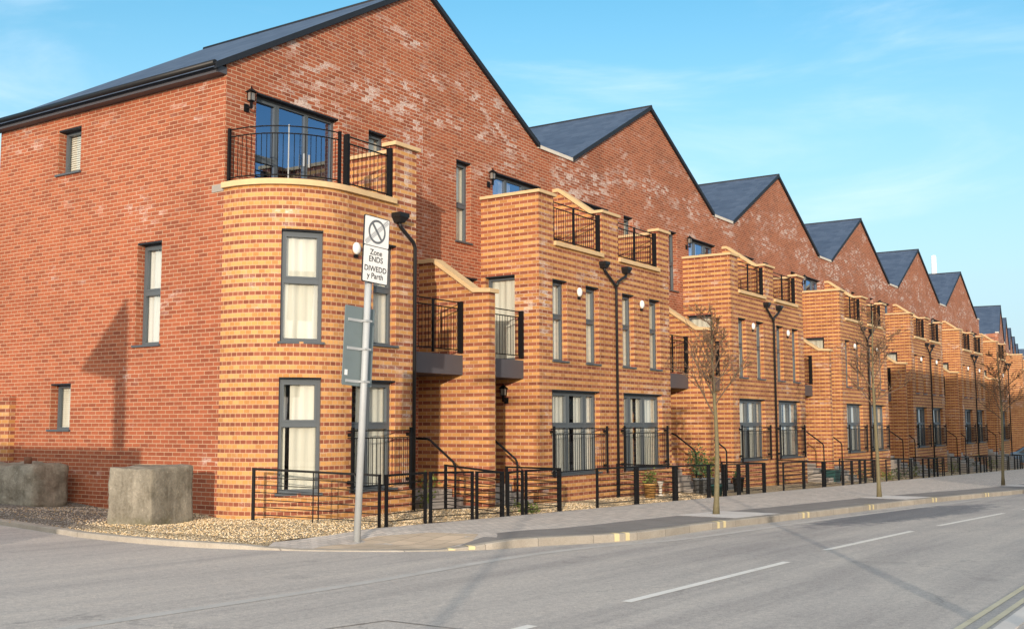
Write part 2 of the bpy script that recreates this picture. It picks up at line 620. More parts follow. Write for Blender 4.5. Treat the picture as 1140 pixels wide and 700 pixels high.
# ------------------------------------------------------------------ wall helpers
def wall(mb, P, segs, ops, rev=.21, uofs=0.0, uscale=1.0):
    """P(u, z, d) -> xyz (d = depth inwards). segs: (u0, u1, zbottom, ztop0, ztop1). ops: (u0, u1, z0, z1)."""
    for (a, b, zb, t0, t1) in segs:
        cuts = sorted({a, b} | {e for o in ops for e in o[:2] if a < e < b})
        for i in range(len(cuts) - 1):
            u0, u1 = cuts[i], cuts[i + 1]
            um = (u0 + u1) / 2
            za = t0 + (t1 - t0) * (u0 - a) / (b - a)
            zc = t0 + (t1 - t0) * (u1 - a) / (b - a)
            cov = sorted([o for o in ops if o[0] - 1e-6 <= um <= o[1] + 1e-6 and o[2] < max(za, zc) and o[3] > zb], key=lambda o: o[2])
            z = zb
            for o in cov:
                if o[2] > z + 1e-6:
                    quadw(mb, P, u0, u1, z, z, o[2], o[2], uofs)
                z = o[3]
            if z < max(za, zc) - 1e-6:
                quadw(mb, P, u0, u1, z, z, za, zc, uofs)
    for (a, b, z0, z1) in ops:
        for (ua, za, ub, zb2) in ((a, z1, a, z0), (b, z0, b, z1), (a, z0, b, z0), (b, z1, a, z1)):
            p = [P(ua, za, 0), P(ub, zb2, 0), P(ub, zb2, rev), P(ua, za, rev)]
            if ua == ub:
                uv = [(0, za), (0, zb2), (rev, zb2), (rev, za)]
            else:
                uv = [(ua, 0), (ub, 0), (ub, rev), (ua, rev)]
            mb.face(p, uv)


def quadw(mb, P, u0, u1, za, zb, zc, zd, uofs):
    # za,zb bottoms ; zc top at u0 ; zd top at u1
    mb.face([P(u0, za, 0), P(u1, zb, 0), P(u1, zd, 0), P(u0, zc, 0)],
            [(u0 + uofs, za), (u1 + uofs, zb), (u1 + uofs, zd), (u0 + uofs, zc)])


def plane(o, t, nin):
    o, t, nin = Vector((o[0], o[1])), Vector(t), Vector(nin)
    def P(u, z, d):
        q = o + t * u + nin * d
        return (q.x, q.y, z)
    return P


def pbox(mb, P, u0, u1, z0, z1, d0, d1):
    a = [P(u0, z0, d0), P(u1, z0, d0), P(u1, z0, d1), P(u0, z0, d1), P(u0, z1, d0), P(u1, z1, d0), P(u1, z1, d1), P(u0, z1, d1)]
    mb.hexa(a)


def window(root, sx, P, u0, u1, z0, z1, mull=(), trans=(), glass='glass', drape='full', depth=.14, name='window', sill=True, handles=False):
    """mull: u fractions of full-height mullions; trans: (cell index, z fraction) transoms"""
    fw = .062 if u1 - u0 > .7 else .048
    fr = MB(sx)
    d0, d1 = depth, depth + .07
    e = .002
    a, b, za, zb = u0 + e, u1 - e, z0 + e, z1 - e - .027 * (depth > .03)
    pbox(fr, P, a, a + fw, za, zb, d0, d1)
    pbox(fr, P, b - fw, b, za, zb, d0, d1)
    pbox(fr, P, a + fw, b - fw, zb - fw, zb, d0, d1)
    pbox(fr, P, a + fw, b - fw, za, za + fw, d0, d1)
    edges = [a + fw]
    for m in mull:
        um = a + (b - a) * m
        pbox(fr, P, um - fw * .75, um + fw * .75, za + fw, zb - fw, d0, d1)
        edges += [um - fw * .75, um + fw * .75]
    edges.append(b - fw)
    cells = [(edges[2 * i], edges[2 * i + 1]) for i in range(len(edges) // 2)]
    for ci, fz in trans:
        c0, c1 = cells[ci]
        zt = za + (zb - za) * fz
        pbox(fr, P, c0, c1, zt - .045, zt + .045, d0 - .004, d1)
        # opening sash round the top light
        s = .034
        pbox(fr, P, c0, c0 + s, zt + .045, zb - fw, d0 - .012, d1 - .01)
        pbox(fr, P, c1 - s, c1, zt + .045, zb - fw, d0 - .012, d1 - .01)
        pbox(fr, P, c0 + s, c1 - s, zb - fw - s, zb - fw, d0 - .012, d1 - .01)
        pbox(fr, P, c0 + s, c1 - s, zt + .045, zt + .045 + s, d0 - .012, d1 - .01)
    w = fr.build(name, M['frame'], root)
    g = MB(sx)
    dg = d0 + .04
    g.face([P(a, za, dg), P(b, za, dg), P(b, zb, dg), P(a, zb, dg)])
    g.build('pane', M[glass], w, merge=False)
    if sill:
        s = MB(sx)
        pbox(s, P, u0 - .04, u1 + .04, z0 - .035, z0 + .004, -.045, depth + .01)
        s.build('sill', M['sill'], w)
    if handles:
        h = MB(sx)
        um = a + (b - a) * handles
        for k in (-.07, .07):
            pbox(h, P, um + k - .012, um + k + .012, za + .95, za + 1.2, d0 - .03, d0 - .005)
        h.build('handle', M['galv'], w)
    if drape:
        if drape == 'blind':
            c = MB(sx)
            n = int((z1 - z0) / .045)
            for i in range(n):
                za_, zb_ = z0 + (z1 - z0) * i / n, z0 + (z1 - z0) * (i + 1) / n
                c.face([P(u0, za_, depth + .085), P(u1, za_, depth + .085), P(u1, zb_, depth + .108), P(u0, zb_, depth + .108)])
            c.build('blind', M['curtain'], w, merge=False)
        spans = {'blind': [], 'full': [(0, 1)], 'sides': [(0, .40), (.50, 1)], 'left': [(0, .45)], 'right': [(.5, 1)], 'net': [(0, .2), (.3, 1)]}[drape]
        for fa, fb in spans:
            c = MB(sx)
            ua, ub = u0 + (u1 - u0) * fa - .05 * (fa == 0), u0 + (u1 - u0) * fb + .05 * (fb == 1)
            n = max(6, int((ub - ua) / .022))
            pts = []
            ph = random.random() * 6
            for i in range(n + 1):
                u = ua + (ub - ua) * i / n
                dd = depth + .093 + (.010 * math.sin(i * .8 + ph) + .007 * math.sin(i * .37 + ph * 2))
                pts.append((u, dd))
            for i in range(n):
                (p, dp), (q, dq) = pts[i], pts[i + 1]
                c.face([P(p, z0 - .1, dp), P(q, z0 - .1, dq), P(q, z1 + .1, dq), P(p, z1 + .1, dp)], smooth=True)
            c.build('curtain', M['curtain'], w)
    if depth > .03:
        li = MB(sx)  # thin dark plate covering the underside of the window head
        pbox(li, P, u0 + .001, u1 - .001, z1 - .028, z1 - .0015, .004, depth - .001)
        li.build('soffit_plate', M['fascia'], w)
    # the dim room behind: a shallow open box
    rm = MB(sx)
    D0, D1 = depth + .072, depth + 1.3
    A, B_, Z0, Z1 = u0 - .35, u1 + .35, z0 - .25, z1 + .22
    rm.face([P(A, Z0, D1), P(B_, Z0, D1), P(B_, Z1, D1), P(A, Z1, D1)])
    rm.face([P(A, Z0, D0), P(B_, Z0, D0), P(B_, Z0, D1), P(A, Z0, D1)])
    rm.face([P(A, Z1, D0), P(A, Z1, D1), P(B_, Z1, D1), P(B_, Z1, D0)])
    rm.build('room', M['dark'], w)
    return w


def rail_panel(root, sx, P, u0, u1, z0, z1, posts, bars=.105, d=0.0, name='railing', plates=()):
    """steel railing: two top rails, bottom rail, upright bars, posts"""
    f = MB(sx)
    for z in (z1, z1 - .13, z0):
        pbox(f, P, u0, u1, z - .011, z + .011, d - .012, d + .012)
    n = int((u1 - u0) / bars)
    for i in range(1, n):
        u = u0 + (u1 - u0) * i / n
        pbox(f, P, u - .0045, u + .0045, z0, z1 - .13, d - .0045, d + .0045)
    r = f.build(name, M['black'], root)
    for u in posts:
        p = MB(sx)
        pbox(p, P, u - .022, u + .022, z0 - .08, z1 + .012, d - .03, d + .012)
        p.build('post', M['black'], r)
    for u in plates:
        p = MB(sx)
        pbox(p, P, u - .03, u + .03, z0 - .06, z1 + .02, d - .075, d + .03)
        p.build('post', M['black'], r)
    return r


def lantern(root, sx, P, u, z, d=0.0):
    b = MB(sx)
    pbox(b, P, u - .05, u + .05, z - .24, z - .1, d - .03, d)
    pbox(b, P, u - .015, u + .015, z - .19, z - .16, d - .15, d - .03)
    pbox(b, P, u - .02, u + .02, z - .2, z - .06, d - .16, d - .12)
    pbox(b, P, u - .05, u + .05, z - .07, z - .05, d - .19, d - .09)
    for k in (-1, 1):
        for e in (-.185, -.095):
            pbox(b, P, u + k * .055 - .005, u + k * .055 + .005, z - .05, z + .10, d + e - .005, d + e + .005)
    a = [P(u - .085, z + .10, d - .225), P(u + .085, z + .10, d - .225), P(u + .085, z + .10, d - .055), P(u - .085, z + .10, d - .055)]
    t = [P(u - .02, z + .17, d - .16), P(u + .02, z + .17, d - .16), P(u + .02, z + .17, d - .12), P(u - .02, z + .17, d - .12)]
    b.hexa(a + t)
    pbox(b, P, u - .01, u + .01, z + .17, z + .21, d - .15, d - .13)
    o = b.build('wall_lantern', M['black'], root)
    g = MB(sx)
    pbox(g, P, u - .045, u + .045, z - .05, z + .095, d - .178, d - .102)
    g.build('lamp_glass', M['lampglass'], o)


def bulkhead(root, sx, P, u, z):
    b = MB(sx)
    pr = [(.0, -.02), (.082, -.02), (.092, -.045), (.084, -.075), (.055, -.095), (.0, -.105)]
    n = 14
    for i in range(len(pr) - 1):
        for k in range(n):
            a0, a1 = 2 * math.pi * k / n, 2 * math.pi * (k + 1) / n
            (r0, d0), (r1, d1) = pr[i], pr[i + 1]
            q = [P(u + r0 * math.cos(a0), z + 1.25 * r0 * math.sin(a0), d0), P(u + r0 * math.cos(a1), z + 1.25 * r0 * math.sin(a1), d0),
                 P(u + r1 * math.cos(a1), z + 1.25 * r1 * math.sin(a1), d1), P(u + r1 * math.cos(a0), z + 1.25 * r1 * math.sin(a0), d1)]
            b.face(q if i else [q[0], q[2], q[3]], smooth=True)
    o = b.build('bulkhead_lamp', M['white'], root)
    c = MB(sx)
    pbox(c, P, u - .03, u + .03, z - .165, z - .112, -.055, 0)
    c.build('sensor', M['black'], o)


# ------------------------------------------------------------------ a house
GP, GS = 11.28, .54        # gable peak and slope


def gz(s, corner):
    return GP - (HW - s) * (.578 if corner else GS)


def house(sx, corner=False, label='', loc=(0, 0, 0)):
    """s runs from the middle of the shared bay (0) to the party wall (HW); sx = 1 lies to the right of the bay middle"""
    root = thing('terraced_house', label, 'house', loc, 0, 'brick houses of the terrace')
    left = sx > 0
    PM = plane((0, 0), (1, 0), (0, 1))                 # main wall
    PB = plane((0, -BD), (1, 0), (0, 1))               # bay front
    PS = plane((3.41, -BD), (0, 1), (-1, 0))           # bay side, u from the front edge back
    # ---- main wall
    fd = (.72, 2.92, 5.64, 7.7)
    door = (4.3, 5.2, .3, 2.42) if left else (3.75, 4.7, .3, 2.42)
    sw = (3.83, 4.40, 5.8, 7.7)
    fw1 = (3.55, 4.2, 3.1, 5.0)
    ops = [fd, door, sw, fw1]
    mb = MB(sx)
    if corner:
        segs = [(0, 3.3, 5.4, gz(0, 1), gz(3.3, 1)), (3.3, HW, ZB, gz(3.3, 1), GP)]
    else:
        segs = [(0, .86, 5.4, 8.70, 8.70), (.86, 3.3, 5.4, gz(.86, 0), gz(3.3, 0)), (3.3, HW, ZB, gz(3.3, 0), GP)]
    wall(mb, PM, segs, ops, .21, uofs=0 if left else 5.0)
    mb.build('main_wall', M['red'], root)
    bk = MB(sx)
    PK = plane((0, 7.0), (1, 0), (0, -1))
    for a, b in ((0, HW),):
        bk.face([(b, 7.0, ZB), (a, 7.0, ZB), (a, 7.0, gz(0, corner)), (b, 7.0, GP)])
    bk.build('back_wall', M['red'], root)
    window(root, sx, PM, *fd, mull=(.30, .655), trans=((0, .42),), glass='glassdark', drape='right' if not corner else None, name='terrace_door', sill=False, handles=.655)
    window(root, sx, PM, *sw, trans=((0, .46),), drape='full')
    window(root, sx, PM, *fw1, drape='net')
    d = MB(sx)
    pbox(d, PM, door[0] + .06, door[1] - .06, .31, door[3] - .07, .12, .17)
    for a, b, z0, z1 in ((door[0], door[0] + .06, .3, door[3]), (door[1] - .06, door[1], .3, door[3]), (door[0] + .06, door[1] - .06, door[3] - .07, door[3])):
        pbox(d, PM, a + .001, b - .001, z0, z1 - .001, .10, .19)
    do = d.build('front_door', M['door'], root)
    h = MB(sx)
    pbox(h, PM, door[0] + .12, door[0] + .15, 1.15, 1.5, .08, .118)
    h.build('handle', M['galv'], do)
    # ---- bay
    w1 = (.62, 1.27, 3.07, 4.97)
    w2 = (2.17, 2.82, 3.07, 4.97)
    gf = (1.62, 2.82, .45, 2.42) if corner else (.63, 2.87, .45, 2.40)
    mb = MB(sx)
    s0 = 1.45 if corner else 0.0
    bops = [w2, gf] + ([] if corner else [w1])
    if corner:
        segs = [(s0, 2.76, ZB, 5.76, 5.76), (2.76, 3.41, ZB, 6.9, 6.9)]
    else:
        segs = [(0, .43, ZB, 6.9, 6.9), (.43, 2.76, ZB, 5.76, 5.76), (2.76, 3.41, ZB, 6.9, 6.9)]
    wall(mb, PB, segs, bops, .21)
    sd = (BD - .95, BD - .12, 3.07, 5.05)
    wall(mb, PS, [(0, BD, ZB, 6.9, 6.9)], [sd], .21, uofs=.05)
    # inner faces of the terrace walls
    yi = -BD + .22
    def F(*p):
        mb.face(list(p))
    F((3.19, 0, 5.5), (3.19, yi, 5.5), (3.19, yi, 6.9), (3.19, 0, 6.9))
    F((3.19, yi, 5.5), (2.76, yi, 5.5), (2.76, yi, 6.9), (3.19, yi, 6.9))
    F((2.76, yi, 5.76), (2.76, -BD, 5.76), (2.76, -BD, 6.9), (2.76, yi, 6.9))
    if not corner:
        F((.43, yi, 5.5), (0, yi, 5.5), (0, yi, 6.9), (.43, yi, 6.9))
        F((.43, -BD, 5.76), (.43, yi, 5.76), (.43, yi, 6.9), (.43, -BD, 6.9))
        F((2.76, yi, 5.5), (.43, yi, 5.5), (.43, yi, 5.76), (2.76, yi, 5.76))
    else:
        F((2.76, yi, 5.5), (1.45, yi, 5.5), (1.45, yi, 5.76), (2.76, yi, 5.76))
    bay = mb.build('bay_wall', M['band'], root)
    fl = MB(sx)
    if corner:
        arc = [(0.02, 0)] + [(1.45 + 1.43 * math.cos(R(a)), -.16 + 1.43 * math.sin(R(a))) for a in range(180, 271, 6)] + [(3.4, -1.59), (3.4, 0)]
        fl.face([(x, y, 5.6) for x, y in arc])
    else:
        fl.face([(0, -1.6, 5.6), (3.4, -1.6, 5.6), (3.4, 0, 5.6), (0, 0, 5.6)])
    fl.build('terrace_floor', M['step'], root)
    if corner:
        # rounded corner in header bond
        C, RR = Vector((1.45, -.16)), 1.45
        def PA(u, z, d):
            if u < .16:
                return (d, -u, z)
            a = math.pi + (u - .16) / RR
            return (C.x + (RR - d) * math.cos(a), C.y + (RR - d) * math.sin(a), z)
        ua = .16 + RR * R(40.3)
        ub = .16 + RR * R(69.4)
        um = .16 + RR * R(90)
        cb = MB(sx)
        n1, n2, n3 = 9, 6, 5
        us = [0, .16] + [.16 + (ua - .16) * i / n1 for i in range(1, n1)] + [ua + (ub - ua) * i / n2 for i in range(n2)] + [ub + (um - ub) * i / n3 for i in range(n3 + 1)]
        cops = []
        for z0, z1 in ((3.03, 4.99), (.45, 2.42)):
            cops.append((ua, ub, z0, z1))
        segs = [(us[i], us[i + 1], ZB, 5.76, 5.76) for i in range(len(us) - 1)]
        # walls without the automatic reveals, then reveals by hand
        for (a, b, zb, t0, t1) in segs:
            cov = [o for o in cops if o[0] - 1e-6 <= (a + b) / 2 <= o[1] + 1e-6]
            z = zb
            for o in sorted(cov, key=lambda o: o[2]):
                quadw(cb, PA, a, b, z, z, o[2], o[2], 0)
                z = o[3]
            quadw(cb, PA, a, b, z, z, t0, t1, 0)
            cb.face([PA(b, 5.5, .22), PA(a, 5.5, .22), PA(a, 5.76, .22), PA(b, 5.76, .22)])
        Pa, Pb = Vector(PA(ua, 0, 0)).xy, Vector(PA(ub, 0, 0)).xy
        tt = (Pb - Pa).normalized()
        nn = Vector((-tt.y, tt.x))
        PC = plane(Pa, tt, nn)
        L = (Pb - Pa).length
        for (z0, z1) in ((3.03, 4.99), (.45, 2.42)):
            for u, uq in ((0, ua), (L, ub)):
                q = [PC(u, z0, 0), PC(u, z0, .24), PC(u, z1, .24), PC(u, z1, 0)]
                cb.face(q if u == 0 else list(reversed(q)))
            arcp = [PA(ua + (ub - ua) * i / n2, 0, 0) for i in range(n2 + 1)]
            for z, dn in ((z1, True), (z0, False)):
                pl = [(p[0], p[1], z) for p in arcp] + [PC(L, z, .24), PC(0, z, .24)]
                cb.face(list(reversed(pl)) if dn else pl)
        cb.build('curved_wall', M['head'], root)
        for (z0, z1, tf) in ((3.03, 4.99, .55), (.45, 2.42, .60)):
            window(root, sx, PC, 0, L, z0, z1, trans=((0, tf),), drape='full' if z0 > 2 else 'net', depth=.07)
    # ---- copings
    def cope(name, boxes):
        c = MB(sx)
        for b in boxes:
            c.box(*b)
        return c.build(name, M['stone'], root)
    cope('parapet_coping', [(3.13, 3.47, -1.33, .0, 6.9, 6.97), (2.70, 3.47, -1.67, -1.33, 6.9, 6.97)])
    if not corner:
        cope('pier_coping', [(0, .49, -1.67, -1.33, 6.9, 6.97)])
        cope('terrace_coping', [(.435, 2.755, -1.68, -1.34, 5.76, 5.86)])
    else:
        c = MB(sx)
        c.box(1.45, 2.755, -1.68, -1.34, 5.76, 5.86)
        A = [R(180 + 90 * i / 18) for i in range(19)]
        ring = lambda r, z: [(1.45 + r * math.cos(a), -.16 + r * math.sin(a), z) for a in A]
        o0, o1, i0, i1 = ring(1.52, 5.76), ring(1.52, 5.86), ring(1.18, 5.76), ring(1.18, 5.86)
        for i in range(18):
            c.face([o0[i], o0[i + 1], o1[i + 1], o1[i]])
            c.face([i0[i + 1], i0[i], i1[i], i1[i + 1]])
            c.face([o1[i], o1[i + 1], i1[i + 1], i1[i]])
            c.face([o0[i + 1], o0[i], i0[i], i0[i + 1]])
        c.box(-.07, .27, -.16, 0.0, 5.76, 5.86)
        c.build('terrace_coping', M['stone'], root)
        e = MB(sx)
        e.box(-.012, .1, .002, .30, 5.72, 5.85)
        e.build('padstone', M['step'], root)
    # ---- terrace rail
    PR = plane((0, -1.50), (1, 0), (0, 1))
    if corner:
        rail_panel(root, sx, PR, 1.50, 2.73, 5.95, 6.82, posts=(), plates=(1.50, 2.70), name='terrace_railing')
        f = MB(sx)
        pts = [(.06, -.05)] + [(1.45 + 1.38 * math.cos(R(a)), -.16 + 1.38 * math.sin(R(a))) for a in range(180, 268, 4)]
        for z in (6.82, 6.69, 5.95):
            f.tube([(x, y, z) for x, y in pts], .012, 5)
        acc = 0
        for i in range(1, len(pts)):
            if i % 1 == 0:
                x, y = pts[i]
                f.box(x - .0045, x + .0045, y - .0045, y + .0045, 5.95, 6.69)
        r = f.build('curved_railing', M['black'], root)
        for x, y in (pts[0], pts[-1], pts[12]):
            p = MB(sx)
            hw_ = .008 if (x, y) == pts[12] else .024
            p.box(x - hw_, x + hw_, y - hw_, y + hw_, 5.86, 6.85)
            p.build('post', M['black'] if (x, y) != pts[12] else M['galv'], r)
    else:
        rail_panel(root, sx, PR, .44, 2.75, 5.95, 6.82, posts=(1.55 if left else 1.66,), plates=(.48, 2.71), name='terrace_railing')
        if not left:
            # wall between the two terraces with its falling coping
            dv = MB(sx)
            dv.prism([(0.0, 5.5), (0.0, 7.66), (-.16, 7.66), (-1.16, 6.94), (-1.38, 6.86), (-1.38, 5.5)], 0, -.11, .11)
            dv.build('terrace_divider', M['band'], root)
            dc = MB(sx)
            dc.prism([(0.0, 7.662), (0.0, 7.75), (-.18, 7.75), (-1.20, 7.03), (-1.32, 7.0), (-1.32, 6.9), (-1.16, 6.942), (-.16, 7.662)], 0, -.16, .16)
            dc.build('divider_coping', M['stone'], root)
    # ---- bay windows
    if not corner:
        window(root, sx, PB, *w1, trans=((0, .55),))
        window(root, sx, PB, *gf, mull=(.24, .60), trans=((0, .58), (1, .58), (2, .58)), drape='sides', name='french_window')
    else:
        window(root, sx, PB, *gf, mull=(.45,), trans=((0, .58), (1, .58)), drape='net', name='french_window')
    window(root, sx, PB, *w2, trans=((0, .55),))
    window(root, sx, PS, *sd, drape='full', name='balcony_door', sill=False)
    a, b = (1.42, 3.28) if corner else (.34, 3.08)
    ju = MB(sx)
    for z in (1.50, 1.37, .52):
        pbox(ju, PB, a, b, z - .01, z + .01, -.11, -.09)
    n = int((b - a) / .105)
    for i in range(1, n):
        u = a + (b - a) * i / n
        pbox(ju, PB, u - .0045, u + .0045, .52, 1.37, -.1045, -.0955)
    jo = ju.build('juliet_railing', M['black'], root)
    for u in (a + .12, b - .12):
        p = MB(sx)
        pbox(p, PB, u - .025, u + .025, .42, 1.56, -.125, -.085)
        p.build('post', M['black'], jo)
        for z in (.6, 1.43):
            p = MB(sx)
            pbox(p, PB, u - .02, u + .02, z - .03, z + .03, -.0845, 0)
            p.build('bracket', M['black'], jo)
    bulkhead(root, sx, PB, 1.65, 4.76)
    # ---- recess: balcony, steps, handrail
    b0, b1 = 3.42, 5.52
    bl = MB(sx)
    bl.box(b0, b1, -1.19, -.01, 2.64, 3.05)
    bo = bl.build('balcony', M['slab'], root)
    PL = plane((0, -1.14), (1, 0), (0, 1))
    rail_panel(bo, sx, PL, b0 + .03, b1 - .03, 3.16, 4.16, posts=(4.55 if left else 4.75,), plates=(b0 + .05, b1 - .05), name='balcony_railing')
    lantern(root, sx, PS, BD - .72, 2.32)
    lu = .47 if left else 3.12
    lantern(root, sx, PM, lu, 7.5)
    st = MB(sx)
    sa, sb = (4.25, 5.45) if left else (3.6, 4.82)
    y = -.02
    zt = .28
    dep = .95
    for k in range(7):
        st.box(sa, sb, y - dep, y, ZB, zt)
        y -= dep + .002
        dep = .29
        zt -= .165
    st.build('front_steps', M['step'], root)
    hs = 4.22 if left else 4.87
    hr = MB(sx)
    hr.tube([(hs, -.15, 1.34), (hs, -1.26, 1.33), (hs, -1.36, 1.29), (hs, -1.92, .88), (hs, -1.965, .80), (hs, -1.97, .70), (hs, -1.97, -1.6)], .024, 8)
    hr.build('handrail', M['black'], root)
    if left:
        # wing wall on the party line with falling coping
        wg = MB(sx)
        wg.prism([(-.004, ZB), (-.004, 5.08), (-.40, 5.08), (-1.47, 4.36), (-1.86, 4.33), (-1.86, ZB)], 0, HW - .11, HW + .11)
        wg.build('wing_wall', M['band'], root)
        wc = MB(sx)
        wc.prism([(-.004, 5.082), (-.004, 5.17), (-.42, 5.17), (-1.48, 4.45), (-1.92, 4.42), (-1.92, 4.335), (-1.47, 4.362), (-.40, 5.082)], 0, HW - .17, HW + .17)
        wc.build('wing_coping', M['stone'], root)
    # ---- rainwater pipes
    if corner:
        pp = MB(sx)
        pp.tube([(2.80, -1.70, 5.40), (2.82, -1.70, 5.33), (3.22, -1.70, 5.08), (3.27, -1.70, 4.98), (3.27, -1.70, ZB)], .036, 8)
        po = pp.build('downpipe', M['pipe'], root)
        hp = MB(sx)
        hp.hexa([(2.73, -1.76, 5.40), (2.87, -1.76, 5.40), (2.87, -1.62, 5.40), (2.73, -1.62, 5.40), (2.67, -1.82, 5.50), (2.93, -1.82, 5.50), (2.93, -1.615, 5.50), (2.67, -1.615, 5.50)])
        hp.box(2.66, 2.94, -1.83, -1.615, 5.501, 5.58)
        hp.build('hopper', M['pipe'], po)
    elif not left:
        # one pipe serves both halves of the bay
        pp = MB(1)
        pp.tube([(-.48, -1.70, 5.50), (-.46, -1.70, 5.42), (.10, -1.70, 5.10), (.14, -1.70, 5.0), (.14, -1.70, ZB)], .036, 8)
        pp.tube([(.70, -1.70, 5.50), (.66, -1.70, 5.40), (.24, -1.70, 5.22), (.16, -1.70, 5.10)], .036, 8)
        po = pp.build('downpipe', M['pipe'], root)
        for hx in (-.48, .70):
            hp = MB(1)
            hp.hexa([(hx - .07, -1.76, 5.48), (hx + .07, -1.76, 5.48), (hx + .07, -1.62, 5.48), (hx - .07, -1.62, 5.48), (hx - .105, -1.80, 5.57), (hx + .105, -1.80, 5.57), (hx + .105, -1.615, 5.57), (hx - .105, -1.615, 5.57)])
            hp.box(hx - .115, hx + .115, -1.81, -1.615, 5.571, 5.64)
            hp.build('hopper', M['pipe'], po)
    # ---- roof
    rf = MB(sx)
    k = .578 if corner else GS
    zr = lambda s: GP + .045 - (HW - s) * k
    e0 = -.30 if corner else 0.0
    y0 = -.05 if corner else .24
    y1 = 7.27
    th = .07
    def slab(sa, sb, ya, yb):
        rf.hexa([(sa, ya, zr(sa)), (sb, ya, zr(sb)), (sb, yb, zr(sb)), (sa, yb, zr(sa)), (sa, ya, zr(sa) + th), (sb, ya, zr(sb) + th), (sb, yb, zr(sb) + th), (sa, yb, zr(sa) + th)])
    slab(e0, HW, y0, y1)
    if not corner:
        slab(.90, HW, -.05, .238)
    ro = rf.build('roof', M['slate'], root)
    vg = MB(sx)
    va = e0 if corner else .86
    vg.hexa([(va, -.075, zr(va) - .035), (HW, -.075, zr(HW) - .035), (HW, -.004, zr(HW) - .035), (va, -.004, zr(va) - .035), (va, -.075, zr(va) + th + .015), (HW, -.075, zr(HW) + th + .015), (HW, -.052, zr(HW) + th + .015), (va, -.052, zr(va) + th + .015)])
    vg.build('verge', M['fascia'], root)
    if not corner:
        pc = MB(sx)
        pc.box(0, .88, -.04, .23, 8.70, 8.79)
        pc.build('parapet_capping', M['lead'], root)
    if left:
        rc = MB(sx)
        rc.tube([(HW, -.08, GP + .10), (HW, 7.28, GP + .10)], .06, 8)
        rc.build('ridge_tiles', M['fascia'], ro)
    if corner:
        # side wall with its three windows, fascia and gutter
        PZ = plane((0, 7.0), (0, -1), (1, 0))
        sops = [(7 - 2.33, 7 - 1.63, 3.08, 5.0), (7 - 4.93, 7 - 4.19, 6.64, 7.56), (7 - 4.88, 7 - 4.23, 1.53, 2.43)]
        sm = MB(sx)
        wall(sm, PZ, [(0, 7.0, ZB, 8.02, 8.02)], sops, .25, uofs=.03)
        sm.build('side_wall', M['redside'], root)
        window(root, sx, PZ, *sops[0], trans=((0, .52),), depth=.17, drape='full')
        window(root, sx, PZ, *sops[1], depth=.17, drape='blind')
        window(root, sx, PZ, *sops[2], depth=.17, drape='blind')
        fa = MB(sx)
        fa.box(-.20, -.004, -.012, 7.2, 7.83, 7.955)
        fa.build('fascia', M['slab'], root)
        gu = MB(sx)
        gu.tube([(-.30, -.04, 7.965), (-.30, 7.25, 7.965)], .055, 10)
        go = gu.build('gutter', M['pipe'], root)
        dp = MB(sx)
        dp.tube([(-.30, 7.12, 7.95), (-.26, 7.12, 7.82), (-.10, 7.08, 7.6), (-.06, 7.08, 7.45), (-.06, 7.08, ZB)], .036, 8)
        dp.build('downpipe', M['pipe'], root)
    return root


ORD = ['first', 'second', 'third', 'fourth', 'fifth', 'sixth', 'seventh', 'eighth', 'ninth', 'tenth', 'eleventh', 'twelfth', 'thirteenth', 'fourteenth', 'fifteenth', 'sixteenth']
h1 = house(1, True, 'red brick end house with rounded yellow banded corner bay and curved terrace rail', (0, 0, 0))
pB = house(-1, False, 'brick house next to the rounded corner house, second along the row', (W, 0, 0))
pA = house(1, False, 'brick house third along the row, right half of the nearest paired bay', (W, 0, 0))
houses = [h1, pB, pA]
for k in range(1, 6):
    if k > 1:
        a = copy_tree(pA)
        a.location = (k * W, 0, 0)
        a['label'] = 'brick house %s along the row, right half of its paired yellow bay' % ORD[2 * k]
        houses.append(a)
    b = copy_tree(pB)
    b.location = ((k + 1) * W, 0, 0)
    b['label'] = 'brick house %s along the row, left half of its paired yellow bay' % ORD[2 * k + 1]
    houses.append(b)
last = houses[-1]
ew = MB()
ew.face([(0, -1.60, ZB), (0, 0, ZB), (0, 0, 6.9), (0, -1.60, 6.9)])
ew.face([(0, 0, ZB), (0, 7.0, ZB), (0, 7.0, 8.24), (0, 0, 8.7)])
ew.build('end_wall', M['red'], last)
# the second terrace, a little lower, turning away to the left
rz2 = R(7.2)
d2 = Vector((math.cos(rz2), math.sin(rz2)))
n2 = 0
for k in range(5):
    base = Vector((85.2, 1.5)) + d2 * (W * k)
    for src, off in ((pA, -HW), (pB, HW)):
        q = base + d2 * off
        c = copy_tree(src)
        c.location = (q.x, q.y, -.04 - .08 * k)
        c.rotation_euler = (0, 0, rz2)
        c['label'] = 'brick house %s along the farther, lower terrace beyond the gap' % ORD[n2]
        c['group'] = 'brick houses of the farther terrace'
        n2 += 1
        if k == 0 and src is pA:
            ew2 = MB()
            ew3 = MB()
            ew3.box(-.2, -.002, -1.609, -.004, ZB, 6.9)
            ew3.build('bay_end_wall', M['band'], c)
            ew4 = MB()
            ew4.box(-.26, -.003, -1.67, .0, 6.902, 6.985)
            ew4.build('end_coping', M['stone'], c)
            ew2.face([(0, 7.0, ZB), (0, 0, ZB), (0, 0, 8.7), (0, 7.0, 8.24)])
            ew2.build('end_wall', M['red'], c)

